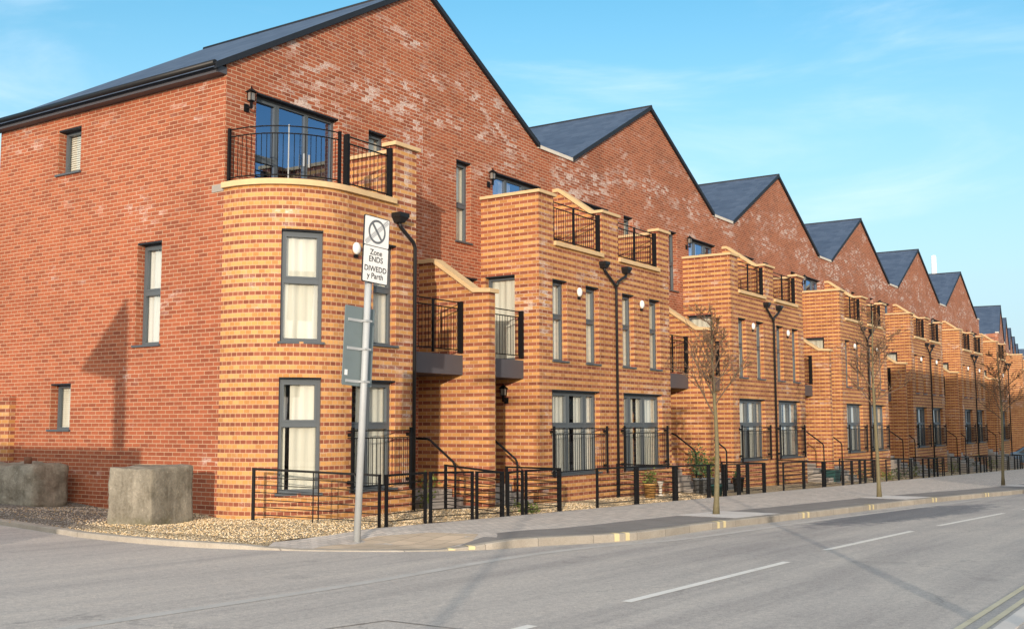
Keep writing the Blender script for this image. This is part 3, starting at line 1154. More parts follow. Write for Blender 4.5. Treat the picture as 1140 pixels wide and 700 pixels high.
# ------------------------------------------------------------------ ground
KERB = [(-2.25, 40), (-2.3, 14), (-2.38, 6), (-2.5, 2.4), (-2.62, .7), (-2.76, -1.05), (-2.72, -2.35), (-2.5, -3.2), (-2.15, -4.05), (-1.6, -4.95), (-1.0, -5.6),
        (-.35, -6.0), (.54, -6.27), (1.85, -6.83), (3.2, -6.95), (5.3, -7.0), (9.9, -7.38), (16.0, -7.78), (21.6, -8.42), (25.1, -8.85), (35, -9.6), (60, -10.2), (170, -10.6)]


def dense(poly, step=.35):
    out = []
    N = len(poly)
    for i in range(N - 1):
        p0, p1, p2, p3 = (Vector(poly[clamp(i + k, 0, N - 1)]) for k in (-1, 0, 1, 2))
        L = (p2 - p1).length
        n = max(1, min(40, int(L / step)))
        for j in range(n):
            t = j / n
            out.append(.5 * ((2 * p1) + (p2 - p0) * t + (2 * p0 - 5 * p1 + 4 * p2 - p3) * t * t + (3 * p1 - p0 - 3 * p2 + p3) * t ** 3) if L < 8 else p1.lerp(p2, t))
    out.append(Vector(poly[-1]))
    return out


KD = dense(KERB)


def offset(pl, d):
    out = []
    for i, p in enumerate(pl):
        t = (pl[min(i + 1, len(pl) - 1)] - pl[max(i - 1, 0)]).normalized()
        out.append(p + Vector((-t.y, t.x)) * d)     # left of travel
    return out


def drop(x, y):
    """1 where the pavement dips to the dropped kerb"""
    return sstep(2.3, .9, math.hypot(x + 1.65, y + 4.75))


def zp(x, y):          # pavement
    return zg(x, y) - .105 * drop(x, y)


def kh(x, y):          # height of the kerb top above the road
    if y > -3.0 and x < -1.5:
        return .075
    t = drop(x, y)
    left_ = sstep(-3.8, -2.6, y) if x < -1.5 else 0
    return .12 - .105 * t - .045 * left_


def zr_(x, y):
    return zg(x, y) - .12


def sheet(name, poly, mat, zf, step=1.0, lim=None, kind='structure'):
    bm = bmesh.new()
    vs = [bm.verts.new((p[0], p[1], 0)) for p in poly]
    bm.faces.new(vs)
    bmesh.ops.triangulate(bm, faces=bm.faces[:])
    xs = [p[0] for p in poly]
    ys = [p[1] for p in poly]
    lx = lim or (min(xs), max(xs), min(ys), max(ys))
    cuts = []
    x = math.ceil(max(min(xs), lx[0]) / step) * step
    while x < min(max(xs), lx[1]):
        cuts.append(((x + 1e-4, 0, 0), (1, 0, 0)))
        x += step
    y = math.ceil(max(min(ys), lx[2]) / step) * step
    while y < min(max(ys), lx[3]):
        cuts.append(((0, y + 1e-4, 0), (0, 1, 0)))
        y += step
    cuts += [((0, 0, 0), (0, 1, 0)), ((0, 12, 0), (0, 1, 0)), ((170, 0, 0), (1, 0, 0)), ((-60, 0, 0), (1, 0, 0))]
    for co, no in cuts:
        bmesh.ops.bisect_plane(bm, geom=bm.verts[:] + bm.edges[:] + bm.faces[:], plane_co=co, plane_no=no)
    for v in bm.verts:
        v.co.z = zf(v.co.x, v.co.y)
    bmesh.ops.recalc_face_normals(bm, faces=bm.faces[:])
    if sum(f.normal.z for f in bm.faces) < 0:
        bmesh.ops.reverse_faces(bm, faces=bm.faces[:])
    me = bpy.data.meshes.new(name)
    bm.to_mesh(me)
    bm.free()
    me.materials.append(mat)
    o = bpy.data.objects.new(name, me)
    COL.objects.link(o)
    if kind:
        o['kind'] = kind
    return o


G = 900
sheet('ground', [(-G, -G), (G, -G), (G, G), (-G, G)], M['ground'], lambda x, y: zg(x, y) - .5, 150)
kd = [tuple(p) for p in KD]
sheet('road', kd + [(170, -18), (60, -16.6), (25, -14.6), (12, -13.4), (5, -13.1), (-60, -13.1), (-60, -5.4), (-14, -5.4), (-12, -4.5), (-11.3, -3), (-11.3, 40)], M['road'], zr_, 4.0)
# opposite pavement and the far corner of the side road
FK = [(170, -18), (60, -16.6), (25, -14.6), (12, -13.4), (5, -13.1), (-60, -13.1)]
sheet('pavement_opposite', FK + [(-60, -22), (170, -26)], M['pave'], lambda x, y: zg(x, y) + .004, 6.0)
sheet('pavement_corner', [(-60, -5.4), (-14, -5.4), (-12, -4.5), (-11.3, -3), (-11.3, 40), (-60, 40)], M['pave'], lambda x, y: zg(x, y), 6.0)
ki = offset(KD, .14)
i_drop = next(i for i, p in enumerate(KD) if p.y < -3.3)
i_r = i_drop
gravel_edge = [(-1.95, -4.02), (-1.2, -3.72), (.2, -3.42), (1.1, -3.33)]
# kerb: one stone strip along the whole edge
kb = MB()
kp = [(p, q) for p, q in zip(KD, ki)]
acc = 0
for i in range(len(kp) - 1):
    (a, ai), (b, bi) = kp[i], kp[i + 1]
    ha, hb = kh(*a), kh(*b)
    za, zb = zr_(*a), zr_(*b)
    kb.face([(a.x, a.y, za - .2), (b.x, b.y, zb - .2), (b.x, b.y, zb + hb - .012), (a.x, a.y, za + ha - .012)])
    t0, t1 = (a - ai) * .1, (b - bi) * .1
    c0, c1 = a - t0, b - t1
    kb.face([(a.x, a.y, za + ha - .012), (b.x, b.y, zb + hb - .012), (c1.x, c1.y, zb + hb), (c0.x, c0.y, za + ha)])
    kb.face([(c0.x, c0.y, za + ha), (c1.x, c1.y, zb + hb), (bi.x, bi.y, zb + hb + .003), (ai.x, ai.y, za + ha + .003)])
    kb.face([(ai.x, ai.y, za + ha + .003), (bi.x, bi.y, zb + hb + .003), (bi.x, bi.y, zb - .2), (ai.x, ai.y, za - .2)])
kb.build('kerb', M['kerb'])['kind'] = 'structure'
fk = MB()
FD = [Vector(p) for p in FK]
fi = offset(FD, .14)
for i in range(len(FD) - 1):
    a, b, ai, bi = FD[i], FD[i + 1], fi[i], fi[i + 1]
    za, zb = zr_(*a), zr_(*b)
    fk.hexa([(a.x, a.y, za - .2), (b.x, b.y, zb - .2), (bi.x, bi.y, zb - .2), (ai.x, ai.y, za - .2), (a.x, a.y, za + .128), (b.x, b.y, zb + .128), (bi.x, bi.y, zb + .131), (ai.x, ai.y, za + .131)])
fk.build('kerb_opposite', M['treepit'])['kind'] = 'structure'
# pavement: from the dropped corner along the street
FENCE_Y = -3.34
pv = [tuple(p) for p in ki[i_drop:]] + [(170, FENCE_Y - .02), (1.1, FENCE_Y - .02), (.4, -3.33), (-.22, -3.36), (-1.2, -3.28), (-1.85, -3.3)]
sheet('pavement', pv, M['pave'], zp, .6, (-3, 6, -8, 0))
sheet('corner_paving', [(-1.98, -4.15), (-1.15, -3.80), (-.3, -3.9), (.3, -4.4), (.45, -5.2), (-.2, -5.55), (-.9, -5.48), (-1.42, -4.92)], M['tactile'], lambda x, y: zp(x, y) + .004, .4)


def kerb_y(x):
    for a, b in zip(ki, ki[1:]):
        if a.x <= x <= b.x and a.y < -5.3:
            return a.y + (b.y - a.y) * (x - a.x) / max(1e-6, b.x - a.x)
    return -10


TREES = [(7.13, -6.12), (16.65, -6.64), (28.79, -7.68), (40.5, -8.3)]
spans = [(-.55, 6.1), (8.1, 15.6), (17.7, 27.7), (29.9, 39.4), (41.6, 60)]
for a, b in spans:
    xs = [a + (b - a) * i / 10 for i in range(11)]
    lo = [(x, kerb_y(x) + .01) for x in xs]
    wd = 1.15
    hi = [(x, kerb_y(x) + (wd if a > 0 else min(wd, .15 + (x - a) * .55))) for x in reversed(xs)]
    sheet('tarmac_strip', lo + hi, M['strip'], lambda x, y: zp(x, y) + .004, 1.0)
for x, y in TREES:
    w = .95
    k0, k1 = kerb_y(x - w), kerb_y(x + w)
    sheet('tree_pit', [(x - w, k0 + .02), (x + w, k1 + .02), (x + w, k1 + 1.25), (x - w, k0 + 1.25)], M['treepit'], lambda a, b: zp(a, b) + .007, 1.0)

# gravel margin between houses and pavement
gl = [tuple(p) for p in ki[:i_drop + 1]]
gp = gl + [(-1.85, -3.3), (-1.2, -3.28), (-.22, -3.36), (.4, -3.33), (1.1, FENCE_Y), (170, FENCE_Y), (170, 2), (.0, 2), (.0, 40)]


def zgr(x, y):
    h = .035 * math.sin(x * 1.7 + y * .6) * math.sin(y * 1.3 + .7) + .02 * math.sin(x * 4.1 + 1) * math.sin(y * 3.7)
    edge = -.045 if (x < -2.2) else 0
    near = sstep(-2.6, -1.6, x) if y > -3.5 else 1
    return zg(x, y) - .012 - .105 * drop(x, y) * (1 if y < -2.5 else 0) * sstep(-2.5, -3.4, y) + edge * (1 - near) + (.05 * near * sstep(-3.2, -1.8, y) + h * near) * (1 if x < 6 else .3)


sheet('gravel_margin', gp, M['gravel'], zgr, .3, (-3, 8, -5, 8), kind='stuff')

# loose pebbles on the near gravel
pb_v, pb_f, pb_t = [], [], []
OCT = [(1, 0, 0), (-1, 0, 0), (0, 1, 0), (0, -1, 0), (0, 0, 1), (0, 0, -1)]
base = bmesh.new()
bmesh.ops.create_icosphere(base, subdivisions=1, radius=1)
IV = [v.co.copy() for v in base.verts]
IF = [[v.index for v in f.verts] for f in base.faces]
base.free()
cnt = 0
while cnt < 17000:
    x = random.uniform(-2.6, 5.5) if cnt < 11500 else random.uniform(5.5, 14.5)
    y = random.uniform(-4.0, 3.4)
    if x > 0 and y > -1.55:
        continue
    if x > 0 and math.hypot(max(0, 1.45 - x), min(0, 0)) and (x - 1.45) ** 2 + (y + .16) ** 2 < 1.44 ** 2 and x < 1.45:
        continue
    if y < -3.26:
        continue
    if x < -2.55 + max(0, -2.6 - y) * .45:
        continue
    if y > .6 and random.random() < .55:
        continue
    if 2.2 < x < 5.5 and random.random() < .4:
        continue
    r = random.uniform(.006, .0135)
    c = Vector((x, y, zgr(x, y) + r * .35))
    rot = Matrix.Rotation(random.uniform(0, 6.28), 3, 'Z') @ Matrix.Rotation(random.uniform(-.4, .4), 3, 'X')
    sc = Vector((r * random.uniform(.8, 1.4), r * random.uniform(.7, 1.1), r * random.uniform(.5, .8)))
    b = len(pb_v)
    for v in IV:
        pb_v.append(tuple(c + rot @ Vector((v.x * sc.x, v.y * sc.y, v.z * sc.z))))
    pb_f += [[b + i for i in f] for f in IF]
    t = random.random() if y < .6 else random.choice((.98, 1.0, .1))
    pb_t += [t] * len(IV)
    cnt += 1
me = bpy.data.meshes.new('pebbles')
me.from_pydata(pb_v, [], pb_f)
at = me.attributes.new('tint', 'FLOAT', 'POINT')
at.data.foreach_set('value', pb_t)
me.materials.append(M['pebble'])
o = bpy.data.objects.new('pebbles', me)
COL.objects.link(o)
o['kind'] = 'stuff'


# road paint
def strip_line(name, pts, w, mat, lift=.004, zf=None):
    P_ = [Vector(p) for p in pts]
    l, r = offset(P_, w / 2), offset(P_, -w / 2)
    sheet(name, [tuple(p) for p in l] + [tuple(p) for p in reversed(r)], mat, lambda x, y: (zf or zr_)(x, y) + lift, 2.0)


for a, b in (((-9.6, -9.86), (-5.35, -9.86)), ((-3.72, -9.85), (.63, -9.85)), ((2.48, -9.74), (6.84, -9.87)), ((8.5, -9.94), (13.5, -10.22)), ((15.3, -10.35), (19.6, -10.75))):
    strip_line('centre_line', [a, b], .105, M['paint'])
for yy in (-12.72, -12.88):
    strip_line('double_yellow_line', [(-30, yy), (5, yy), (12, yy - .3), (25, yy - 1.4)], .06, M['yellow'])
strip_line('faded_line', dense([(-9.5, -7.1), (-7.5, -7.0), (-4.3, -7.0), (-1.3, -6.82), (.8, -6.95), (3.3, -7.45), (9.9, -7.8), (20, -8.6)]), .16, M['faint'], .003)
for a, b, w in (((-5.86, -8.75), (-5.81, -10.1), .022), ((-8.2, -8.3), (-5.86, -8.75), .02)):
    strip_line('road_seam', [a, b], w, M['strip'], .0035)

# yellow kerb blips
def on_kerb(x):
    for a, b in zip(KD, KD[1:]):
        if a.x <= x <= b.x and a.y < -5.4:
            t = (x - a.x) / (b.x - a.x)
            return a.lerp(b, t), (b - a).normalized()
for x0 in (-.75, 1.9, 5.3, 8.9, 12.7, 17.3, 21.6, 26.0):
    for k in (-.12, .12):
        p, t = on_kerb(x0 + k)
        n = Vector((-t.y, t.x))
        h = kh(p.x, p.y)
        z = zr_(p.x, p.y)
        m = MB()
        e = .05
        out = -.004
        q = [p - t * e, p + t * e]
        f0 = [(v + n * out).to_3d() for v in q]
        tops = [(v + n * .014).to_3d() for v in q]
        ins = [(v + n * .12).to_3d() for v in q]
        zz = lambda v, dz: (v.x, v.y, zr_(v.x, v.y) + dz)
        m.face([zz(f0[0], .01), zz(f0[1], .01), zz(f0[1], h - .009), zz(f0[0], h - .009)])
        m.face([zz(f0[0], h - .009), zz(f0[1], h - .009), zz(tops[1], h + .004), zz(tops[0], h + .004)])
        m.face([zz(tops[0], h + .004), zz(tops[1], h + .004), zz(ins[1], h + .007), zz(ins[0], h + .007)])
        m.build('kerb_mark', M['blip'])['kind'] = 'structure'

# ------------------------------------------------------------------ railings along the pavement
fence_n = 0


def fence_panel(p0, p1, label=None, group='railing panels along the pavement', mid=False, name='railing_panel', cat='railing', thin=False):
    global fence_n
    p0, p1 = Vector(p0), Vector(p1)
    L = (p1 - p0).length
    z0, z1 = zgr(*p0), zgr(*p1)
    ang = math.atan2(p1.y - p0.y, p1.x - p0.x)
    root = thing(name, label, cat, (p0.x, p0.y, (z0 + z1) / 2 if thin else z0), ang, group)
    k = (z1 - z0) / L
    f = lambda u: k * u
    def bar(mb, u0, u1, za, zb_, d):
        mb.hexa([(u0, -d, za + f(u0)), (u1, -d, za + f(u1)), (u1, d, za + f(u1)), (u0, d, za + f(u0)), (u0, -d, zb_ + f(u0)), (u1, -d, zb_ + f(u1)), (u1, d, zb_ + f(u1)), (u0, d, zb_ + f(u0))])
    t = MB()
    bar(t, 0, L, .815, .85, .02)
    t.build('top_rail', M['black'], root)
    b = MB()
    for i in range(6):
        z = .10 + i * .12
        bar(b, .05, L - .05, z - .007, z + .007, .007)
    b.build('bars', M['black'], root)
    for u in (.025, L - .025):
        q = MB()
        q.box(u - .022, u + .022, -.022, .022, f(u) - .3, .815 + f(u))
        q.build('post', M['black'], root)
    if mid:
        for u in (L / 2 - .045, L / 2 + .045):
            q = MB()
            q.box(u - .008, u + .008, -.008, .008, f(u) - .1, .815 + f(u))
            q.build('picket', M['black'], root)
    fence_n += 1
    return root


fence_panel((-.33, -1.22), (.57, -3.20), 'black railing panel slanting across the gravel beside the curved corner bay', mid=True)
fence_panel((.63, -3.24), (1.60, -3.31), 'black railing panel just right of the zone sign pole')
fence_panel((1.68, -3.32), (2.90, FENCE_Y), 'black railing panel between the sign pole and the first garden gate')
g = fence_panel((2.99, FENCE_Y), (3.86, FENCE_Y), 'narrow black railing gate, nearest to the corner', 'garden gates along the pavement', name='garden_gate', cat='gate')
fence_panel((3.90, FENCE_Y + .05), (3.90, -1.95), 'black railing beside the first gate, running back to the wing wall')
fence_panel((3.98, FENCE_Y), (4.52, FENCE_Y), 'short black railing panel right of the first gate')
fence_panel((4.60, FENCE_Y), (5.90, FENCE_Y), 'black railing panel just left of the open gap in the railings')
ids = 0
for k in range(0, 7):
    o_ = k * W
    pl = []
    if k > 0:
        pl += [(.0, 1.88), (1.95, 2.90), (3.0, 3.86), (3.96, 4.52), (4.60, 5.90)]
    pl += [(7.36, 9.15), (9.23, 11.22)]
    for a, b in pl:
        gate = abs(a - 3.0) < .01
        nm = ORD[k] if k < len(ORD) else ''
        wh = {0.0: 'starting under the downpipe', 1.95: 'left of the gate', 3.0: '', 3.96: 'right of the gate', 4.6: 'left of the gap', 7.36: 'right of the gap', 9.23: 'ending under the downpipe'}[a]
        if gate:
            fence_panel((o_ + a, FENCE_Y), (o_ + b, FENCE_Y), 'black railing gate, the %s gate along the row from the corner' % ORD[k], 'garden gates along the pavement', name='garden_gate', cat='gate')
        else:
            fence_panel((o_ + a, FENCE_Y), (o_ + b, FENCE_Y), 'black railing panel %s before the %s paired bay' % (wh, ORD[k if a < 5.95 and k > 0 and a < 5 else k]) if a < 7 else 'black railing panel %s, nearing the %s paired bay' % (wh, ORD[k]))
    fence_panel((o_ + W, FENCE_Y + .06), (o_ + W, -1.72), 'black railing dividing the front gardens of the %s paired bay' % ORD[k], 'railings dividing front gardens')
    fence_panel((o_ + 5.95, FENCE_Y + .06), (o_ + 5.95, -1.98), 'black railing at the left side of the %s garden path' % ORD[k], 'railings beside garden paths')

# ------------------------------------------------------------------ boulders


def block(name, label, loc, size, rz, seed, chamfer=.05, mat='concrete', amp=.02):
    rnd = random.Random(seed)
    bm = bmesh.new()
    bmesh.ops.create_cube(bm, size=1)
    for v in bm.verts:
        v.co = Vector((v.co.x * size[0], v.co.y * size[1], (v.co.z + .5) * size[2]))
        v.co += Vector((rnd.uniform(-1, 1), rnd.uniform(-1, 1), rnd.uniform(-1, .4))) * amp * .9
    bmesh.ops.bevel(bm, geom=bm.edges[:], offset=chamfer, segments=2, affect='EDGES', profile=.6)
    bmesh.ops.triangulate(bm, faces=[f for f in bm.faces if len(f.verts) > 4])
    for _ in range(5):
        es = [e for e in bm.edges if e.calc_length() > .07]
        if not es:
            break
        bmesh.ops.subdivide_edges(bm, edges=es, cuts=1, use_grid_fill=True)
        bmesh.ops.triangulate(bm, faces=[f for f in bm.faces if len(f.verts) > 4])
    from mathutils import noise
    for v in bm.verts:
        n = noise.noise_vector(v.co * 3.1 + Vector((seed, 0, 0))) * amp + noise.noise_vector(v.co * 11 + Vector((0, seed, 0))) * amp * .45 + noise.noise_vector(v.co * 27) * amp * .2
        v.co += n
    me = bpy.data.meshes.new(name)
    bm.to_mesh(me)
    bm.free()
    for p in me.polygons:
        p.use_smooth = True
    me.materials.append(M[mat])
    o = bpy.data.objects.new(name, me)
    COL.objects.link(o)
    o.location = loc
    o.rotation_euler = (0, 0, rz)
    return o


b1 = block('concrete_block', '', (-1.42, -.10, -.02), (.96, .86, .98), R(9), 3, .03, amp=.024)
tag(b1, 'square weathered concrete block standing on yellow gravel before the red side wall', 'concrete block')
b2r = thing('rough_boulder', 'long rough grey stone block against the side wall, rusty iron on top', 'boulder', (-.74, 5.0, .0), R(94))
b2 = block('stone', '', (0, 0, 0), (2.5, .85, .90), 0, 11, .14, amp=.045)
b2.parent = b2r
ir = MB()
ir.lathe([(.07, .84), (.075, 1.0), (.06, 1.03)], 10, (-.62, .05))
ir.build('iron_stub', M['rust'], b2r)
ir = MB()
ir.lathe([(.09, .84), (.10, .95), (.07, .98)], 10, (.42, .10))
ir.build('iron_stub', M['rust'], b2r)
# banded garden wall at the rear corner
gw = MB()
gw.box(-.14, .12, 6.05, 15, ZB, 2.10)
gwr = gw.build('garden_wall', M['band'])
tag(gwr, 'low yellow and red banded garden wall at the far left rear corner', 'wall')
gc = MB()
gc.box(-.15, .13, 6.04, 15.01, 2.101, 2.21)
gc.build('brick_capping', M['red'], gwr)

# ------------------------------------------------------------------ zone sign


def text_mesh(txt, size, mat, parent, x, z, y):
    cu = bpy.data.curves.new('lettering', 'FONT')
    cu.body = txt
    cu.size = size
    cu.align_x = 'CENTER'
    cu.align_y = 'CENTER'
    cu.extrude = .0006
    cu.offset = .0016
    o = bpy.data.objects.new('tmp', cu)
    COL.objects.link(o)
    dg = bpy.context.evaluated_depsgraph_get()
    me = bpy.data.meshes.new_from_object(o.evaluated_get(dg))
    bpy.data.objects.remove(o)
    me.materials.clear()
    me.materials.append(mat)
    t = bpy.data.objects.new('lettering', me)
    COL.objects.link(t)
    t.parent = parent
    t.location = (x, y, z)
    t.rotation_euler = (R(90), 0, 0)
    return t


zx, zy = -.88, -3.99
sg = thing('road_sign', 'leaning grey pole with white bilingual zone ends plate, on the pavement corner', 'sign', (zx, zy, zp(zx, zy)), 0)
sg.rotation_euler = (0, R(2.7), R(-4))
pm = MB()
pm.tube([(0, 0, -.2), (0, 0, 4.72)], .052, 16)
pm.build('pole', M['galv'], sg)
cp = MB()
cp.lathe([(.056, 4.721), (.05, 4.75), (.02, 4.765)], 16)
cp.build('pole_cap', M['blackpot'], sg)
pxc = .055
pw, pz0, pz1 = .268, 3.79, 4.80
def rrect(mb, cx, cz, hw, hh, r, y0, y1):
    pts = []
    for sx_, sz_, a0 in ((1, 1, 0), (-1, 1, 90), (-1, -1, 180), (1, -1, 270)):
        for a in range(0, 91, 15):
            pts.append((cx + sx_ * (hw - r) + r * math.cos(R(a0 + a)), cz + sz_ * (hh - r) + r * math.sin(R(a0 + a))))
    mb.prism(pts, 1, y0, y1)
pl = MB()
rrect(pl, pxc, (pz0 + pz1) / 2, pw, (pz1 - pz0) / 2, .025, -.078, -.062)
plate = pl.build('zone_plate', M['signblack'], sg)
zdiv = pz1 - .455
for z0, z1 in ((zdiv + .006, pz1 - .013), (pz0 + .013, zdiv - .006)):
    w_ = MB()
    rrect(w_, pxc, (z0 + z1) / 2, pw - .013, (z1 - z0) / 2, .018, -.0805, -.0785)
    w_.build('sign_face', M['signwhite'], plate)
cz = (zdiv + pz1) / 2
# pale diagonal band, ring and dark bar
def band(mb, ang, half, w, y0, y1):
    c, s = math.cos(ang), math.sin(ang)
    pts = [(pxc + c * a - s * b, cz + s * a + c * b) for a, b in ((-half, -w), (half, -w), (half, w), (-half, w))]
    mb.prism(pts, 1, y0, y1)
for o_ in (-.036, -.012, .012, .036):
    m = MB()
    c, s = math.cos(R(40)), math.sin(R(40))
    hl = .30
    pts = [(pxc + c * a - s * (b + o_), cz + s * a + c * (b + o_)) for a, b in ((-hl, -.0085), (hl, -.0085), (hl, .0085), (-hl, .0085))]
    pts = [(clamp(p[0], pxc - .247, pxc + .247), clamp(p[1], zdiv + .012, pz1 - .018)) for p in pts]
    m.prism(pts, 1, -.0822, -.081)
    m.build('pale_band', M['signband'], plate)
rg = MB()
N = 40
for k in range(N):
    a0, a1 = 2 * math.pi * k / N, 2 * math.pi * (k + 1) / N
    q = []
    for r_, a in ((.148, a0), (.182, a0), (.182, a1), (.148, a1)):
        q.append((pxc + r_ * math.cos(a), -.0834, cz + r_ * math.sin(a)))
    rg.face(list(reversed(q)))
rg.build('ring', M['signgrey'], plate)
m = MB()
band(m, R(-50), .150, .019, -.0842, -.083)
m.build('dark_bar', M['signgrey'], plate)
for txt, dz, sz in (('Zone', .55, .118), ('ENDS', .655, .12), ('DIWEDD', .80, .116), ('y Parth', .905, .118)):
    text_mesh(txt, sz, M['signblack'], plate, pxc, pz1 - dz, -.0815)
bp = MB()
rrect(bp, -.085, 2.84, .30, .585, .02, .058, .070)
bk_ = bp.build('plate_back', M['signback'], sg)
for z in (2.32, 2.80, 3.22):
    m = MB()
    m.box(-.32, .13, .046, .0575, z - .02, z + .02)
    m.box(-.062, .062, -.058, .045, z - .014, z + .014)
    m.build('clamp', M['galv'], bk_)
m = MB()
m.box(-.345, -.29, .054, .0575, 2.40, 2.48)
m.build('sticker', M['signwhite'], bk_)


# ------------------------------------------------------------------ trees
def bare_tree(loc, h, seed, label, spread=1.0, lean=0.0):
    rnd = random.Random(seed)
    root = thing('street_tree', label, 'tree', (loc[0], loc[1], zp(*loc)), 0, 'young bare street trees')
    tr = MB()
    pts, rad = [], []
    n = 14
    for i in range(n + 1):
        t = i / n
        pts.append(Vector((lean * t + .035 * math.sin(t * 7 + seed), .03 * math.sin(t * 5 + seed * 2), h * t * .93)))
        rad.append((.062 if i == 0 else .045) * (1 - t) ** .8 + .010)
    tr.tube(pts, rad, 9)
    tr.build('trunk', M['bark'], root)
    cr = MB()
    bu = MB()
    def grow(p, d, L, r, lev):
        k = 4 if lev < 2 else 3
        P_ = [p.copy()]
        q = p.copy()
        dd = d.copy()
        for i in range(k):
            dd = (dd + Vector((rnd.uniform(-1, 1), rnd.uniform(-1, 1), rnd.uniform(-.5, .9))) * .20).normalized()
            q = q + dd * (L / k)
            P_.append(q.copy())
        cr.tube(P_, r, 4 if lev else 5, r2=max(.0022, r * .45), caps=False)
        if lev < 3:
            m = (5, 4, 3)[lev]
            for j in range(m):
                t = rnd.uniform(.25, 1)
                i = min(k - 1, int(t * k))
                b = P_[i].lerp(P_[i + 1], t * k - i)
                nd = (dd + Vector((rnd.uniform(-1, 1), rnd.uniform(-1, 1), rnd.uniform(-.4, .7))) * .95).normalized()
                grow(b, nd, L * rnd.uniform(.38, .62), max(.0028, r * .5), lev + 1)
        if lev >= 1:
            for j in range(3 if lev < 3 else 2):
                t = rnd.random()
                i = min(k - 1, int(t * k))
                b = P_[i].lerp(P_[i + 1], t * k - i)
                s = rnd.uniform(.007, .019)
                a = Vector((rnd.uniform(-1, 1), rnd.uniform(-1, 1), rnd.uniform(-1, 1))).normalized() * s
                c = Vector((rnd.uniform(-1, 1), rnd.uniform(-1, 1), rnd.uniform(-1, 1))).normalized() * s * 1.3
                bu.face([b - a, b + c, b + a, b - c])
    nb = 15
    for j in range(nb):
        t = .46 + .50 * j / nb + rnd.uniform(-.02, .02)
        i = min(n - 1, int(t * n))
        b = pts[i].lerp(pts[i + 1], t * n - i)
        az = j * 2.4 + rnd.uniform(-.4, .4)
        up = rnd.uniform(.5, 1.35)
        d = Vector((math.cos(az), math.sin(az), up)).normalized()
        L = h * (.27 - .17 * (t - .46) / .5) * rnd.uniform(.75, 1.2) * spread
        grow(b, d, L, .016 * (1.15 - .9 * (t - .46)), 0)
    c = cr.build('crown', M['twig'], root, merge=False)
    bu.build('buds', M['bud'], c, merge=False)['kind'] = 'stuff'
    return root


bare_tree(TREES[0], 4.2, 5, 'bare young street tree nearest the corner, trunk in a pale concrete square', .82, .08)
bare_tree(TREES[1], 5.3, 12, 'bare young street tree in the middle of the row, second from the corner', .72, .0)
bare_tree(TREES[2], 5.0, 23, 'bare young street tree at the right edge of the photo, third from the corner', .85, .0)


# ------------------------------------------------------------------ plants and pots
def plant(name, label, loc, h, r, leaf, n=160, stems=6, group=None, pot=None):
    rnd = random.Random(int(loc[0] * 100))
    z = zgr(*loc)
    root = thing(name, label, 'plant', (loc[0], loc[1], z), 0, group)
    z0 = 0
    if pot:
        pr, ph, pm_ = pot
        m = MB()
        m.lathe([(pr * .72, -.02), (pr * .97, ph * .9), (pr * 1.06, ph * .9), (pr * 1.06, ph), (pr * .9, ph), (pr * .88, ph * .9)], 14)
        m.build('pot', M[pm_], root)
        z0 = ph * .9
    st = MB()
    tips = []
    for i in range(stems):
        a = rnd.uniform(0, 6.28)
        q = Vector((math.cos(a) * r * rnd.uniform(.3, .9), math.sin(a) * r * rnd.uniform(.3, .9), z0 + h * rnd.uniform(.6, 1)))
        p0 = Vector((rnd.uniform(-.03, .03), rnd.uniform(-.03, .03), z0 - .04))
        st.tube([p0, p0.lerp(q, .5) + Vector((0, 0, .05)), q], .007, 4, r2=.003, caps=False)
        tips.append((p0, q))
    st.build('stem', M['twig'], root, merge=False)
    lf = MB()
    for i in range(n):
        p0, q = rnd.choice(tips)
        b = p0.lerp(q, rnd.uniform(.25, 1.05)) + Vector((rnd.gauss(0, 1), rnd.gauss(0, 1), rnd.gauss(0, .7))) * r * .30
        b.z = max(b.z, z0 + .02)
        s = rnd.uniform(.025, .055)
        a = Vector((rnd.uniform(-1, 1), rnd.uniform(-1, 1), rnd.uniform(-.5, 1))).normalized() * s
        c = a.cross(Vector((rnd.uniform(-1, 1), rnd.uniform(-1, 1), rnd.uniform(-1, 1)))).normalized() * s * .5
        lf.face([b - a, b + c, b + a, b - c])
    lf.build('leaves', M[leaf], root, merge=False)
    return root


plant('potted_shrub', 'bushy green shrub in a grey planter by the second wing wall, left of a pair', (15.3, -2.2), .85, .34, 'leafd', 420, 9, 'shrubs in grey planters', (.24, .42, 'greypot'))
plant('potted_shrub', 'bushy green shrub in a grey planter by the second wing wall, right of a pair', (15.95, -2.1), .75, .34, 'leafy', 360, 9, 'shrubs in grey planters', (.24, .42, 'greypot'))
plant('potted_plant', 'yellow green plant in an ochre pot below the second french window', (11.95, -2.3), .4, .2, 'leafy', 120, 6, None, (.17, .36, 'terracotta'))
plant('potted_flower', 'small plant in a black tub right of the grey planters', (17.0, -2.6), .25, .14, 'leafd', 60, 5, None, (.17, .42, 'blackpot'))
plant('garden_plant', 'leafy green plant growing in the recess beside the corner house steps', (4.05, -1.35), .7, .25, 'leafy', 170, 7)
for i, (x, y, h) in enumerate(((5.2, -3.0, .14), (29.7, -2.5, .45), (31.8, -2.9, .35), (34.0, -2.8, .4), (37.0, -2.7, .5), (41.0, -2.6, .6), (45.0, -2.6, .7), (50.0, -2.7, .7), (56.0, -2.5, .8))):
    plant('garden_plant', ('tiny green weed on the gravel behind the railings near the first handrails' if i == 0 else 'low green garden plant behind the railings, %s to the right of the second tree' % ORD[i - 1]), (x, y), h, .3 + .2 * h, 'leafd' if i % 2 else 'leafy', 130, 7, 'low plants behind the far railings' if i else None)
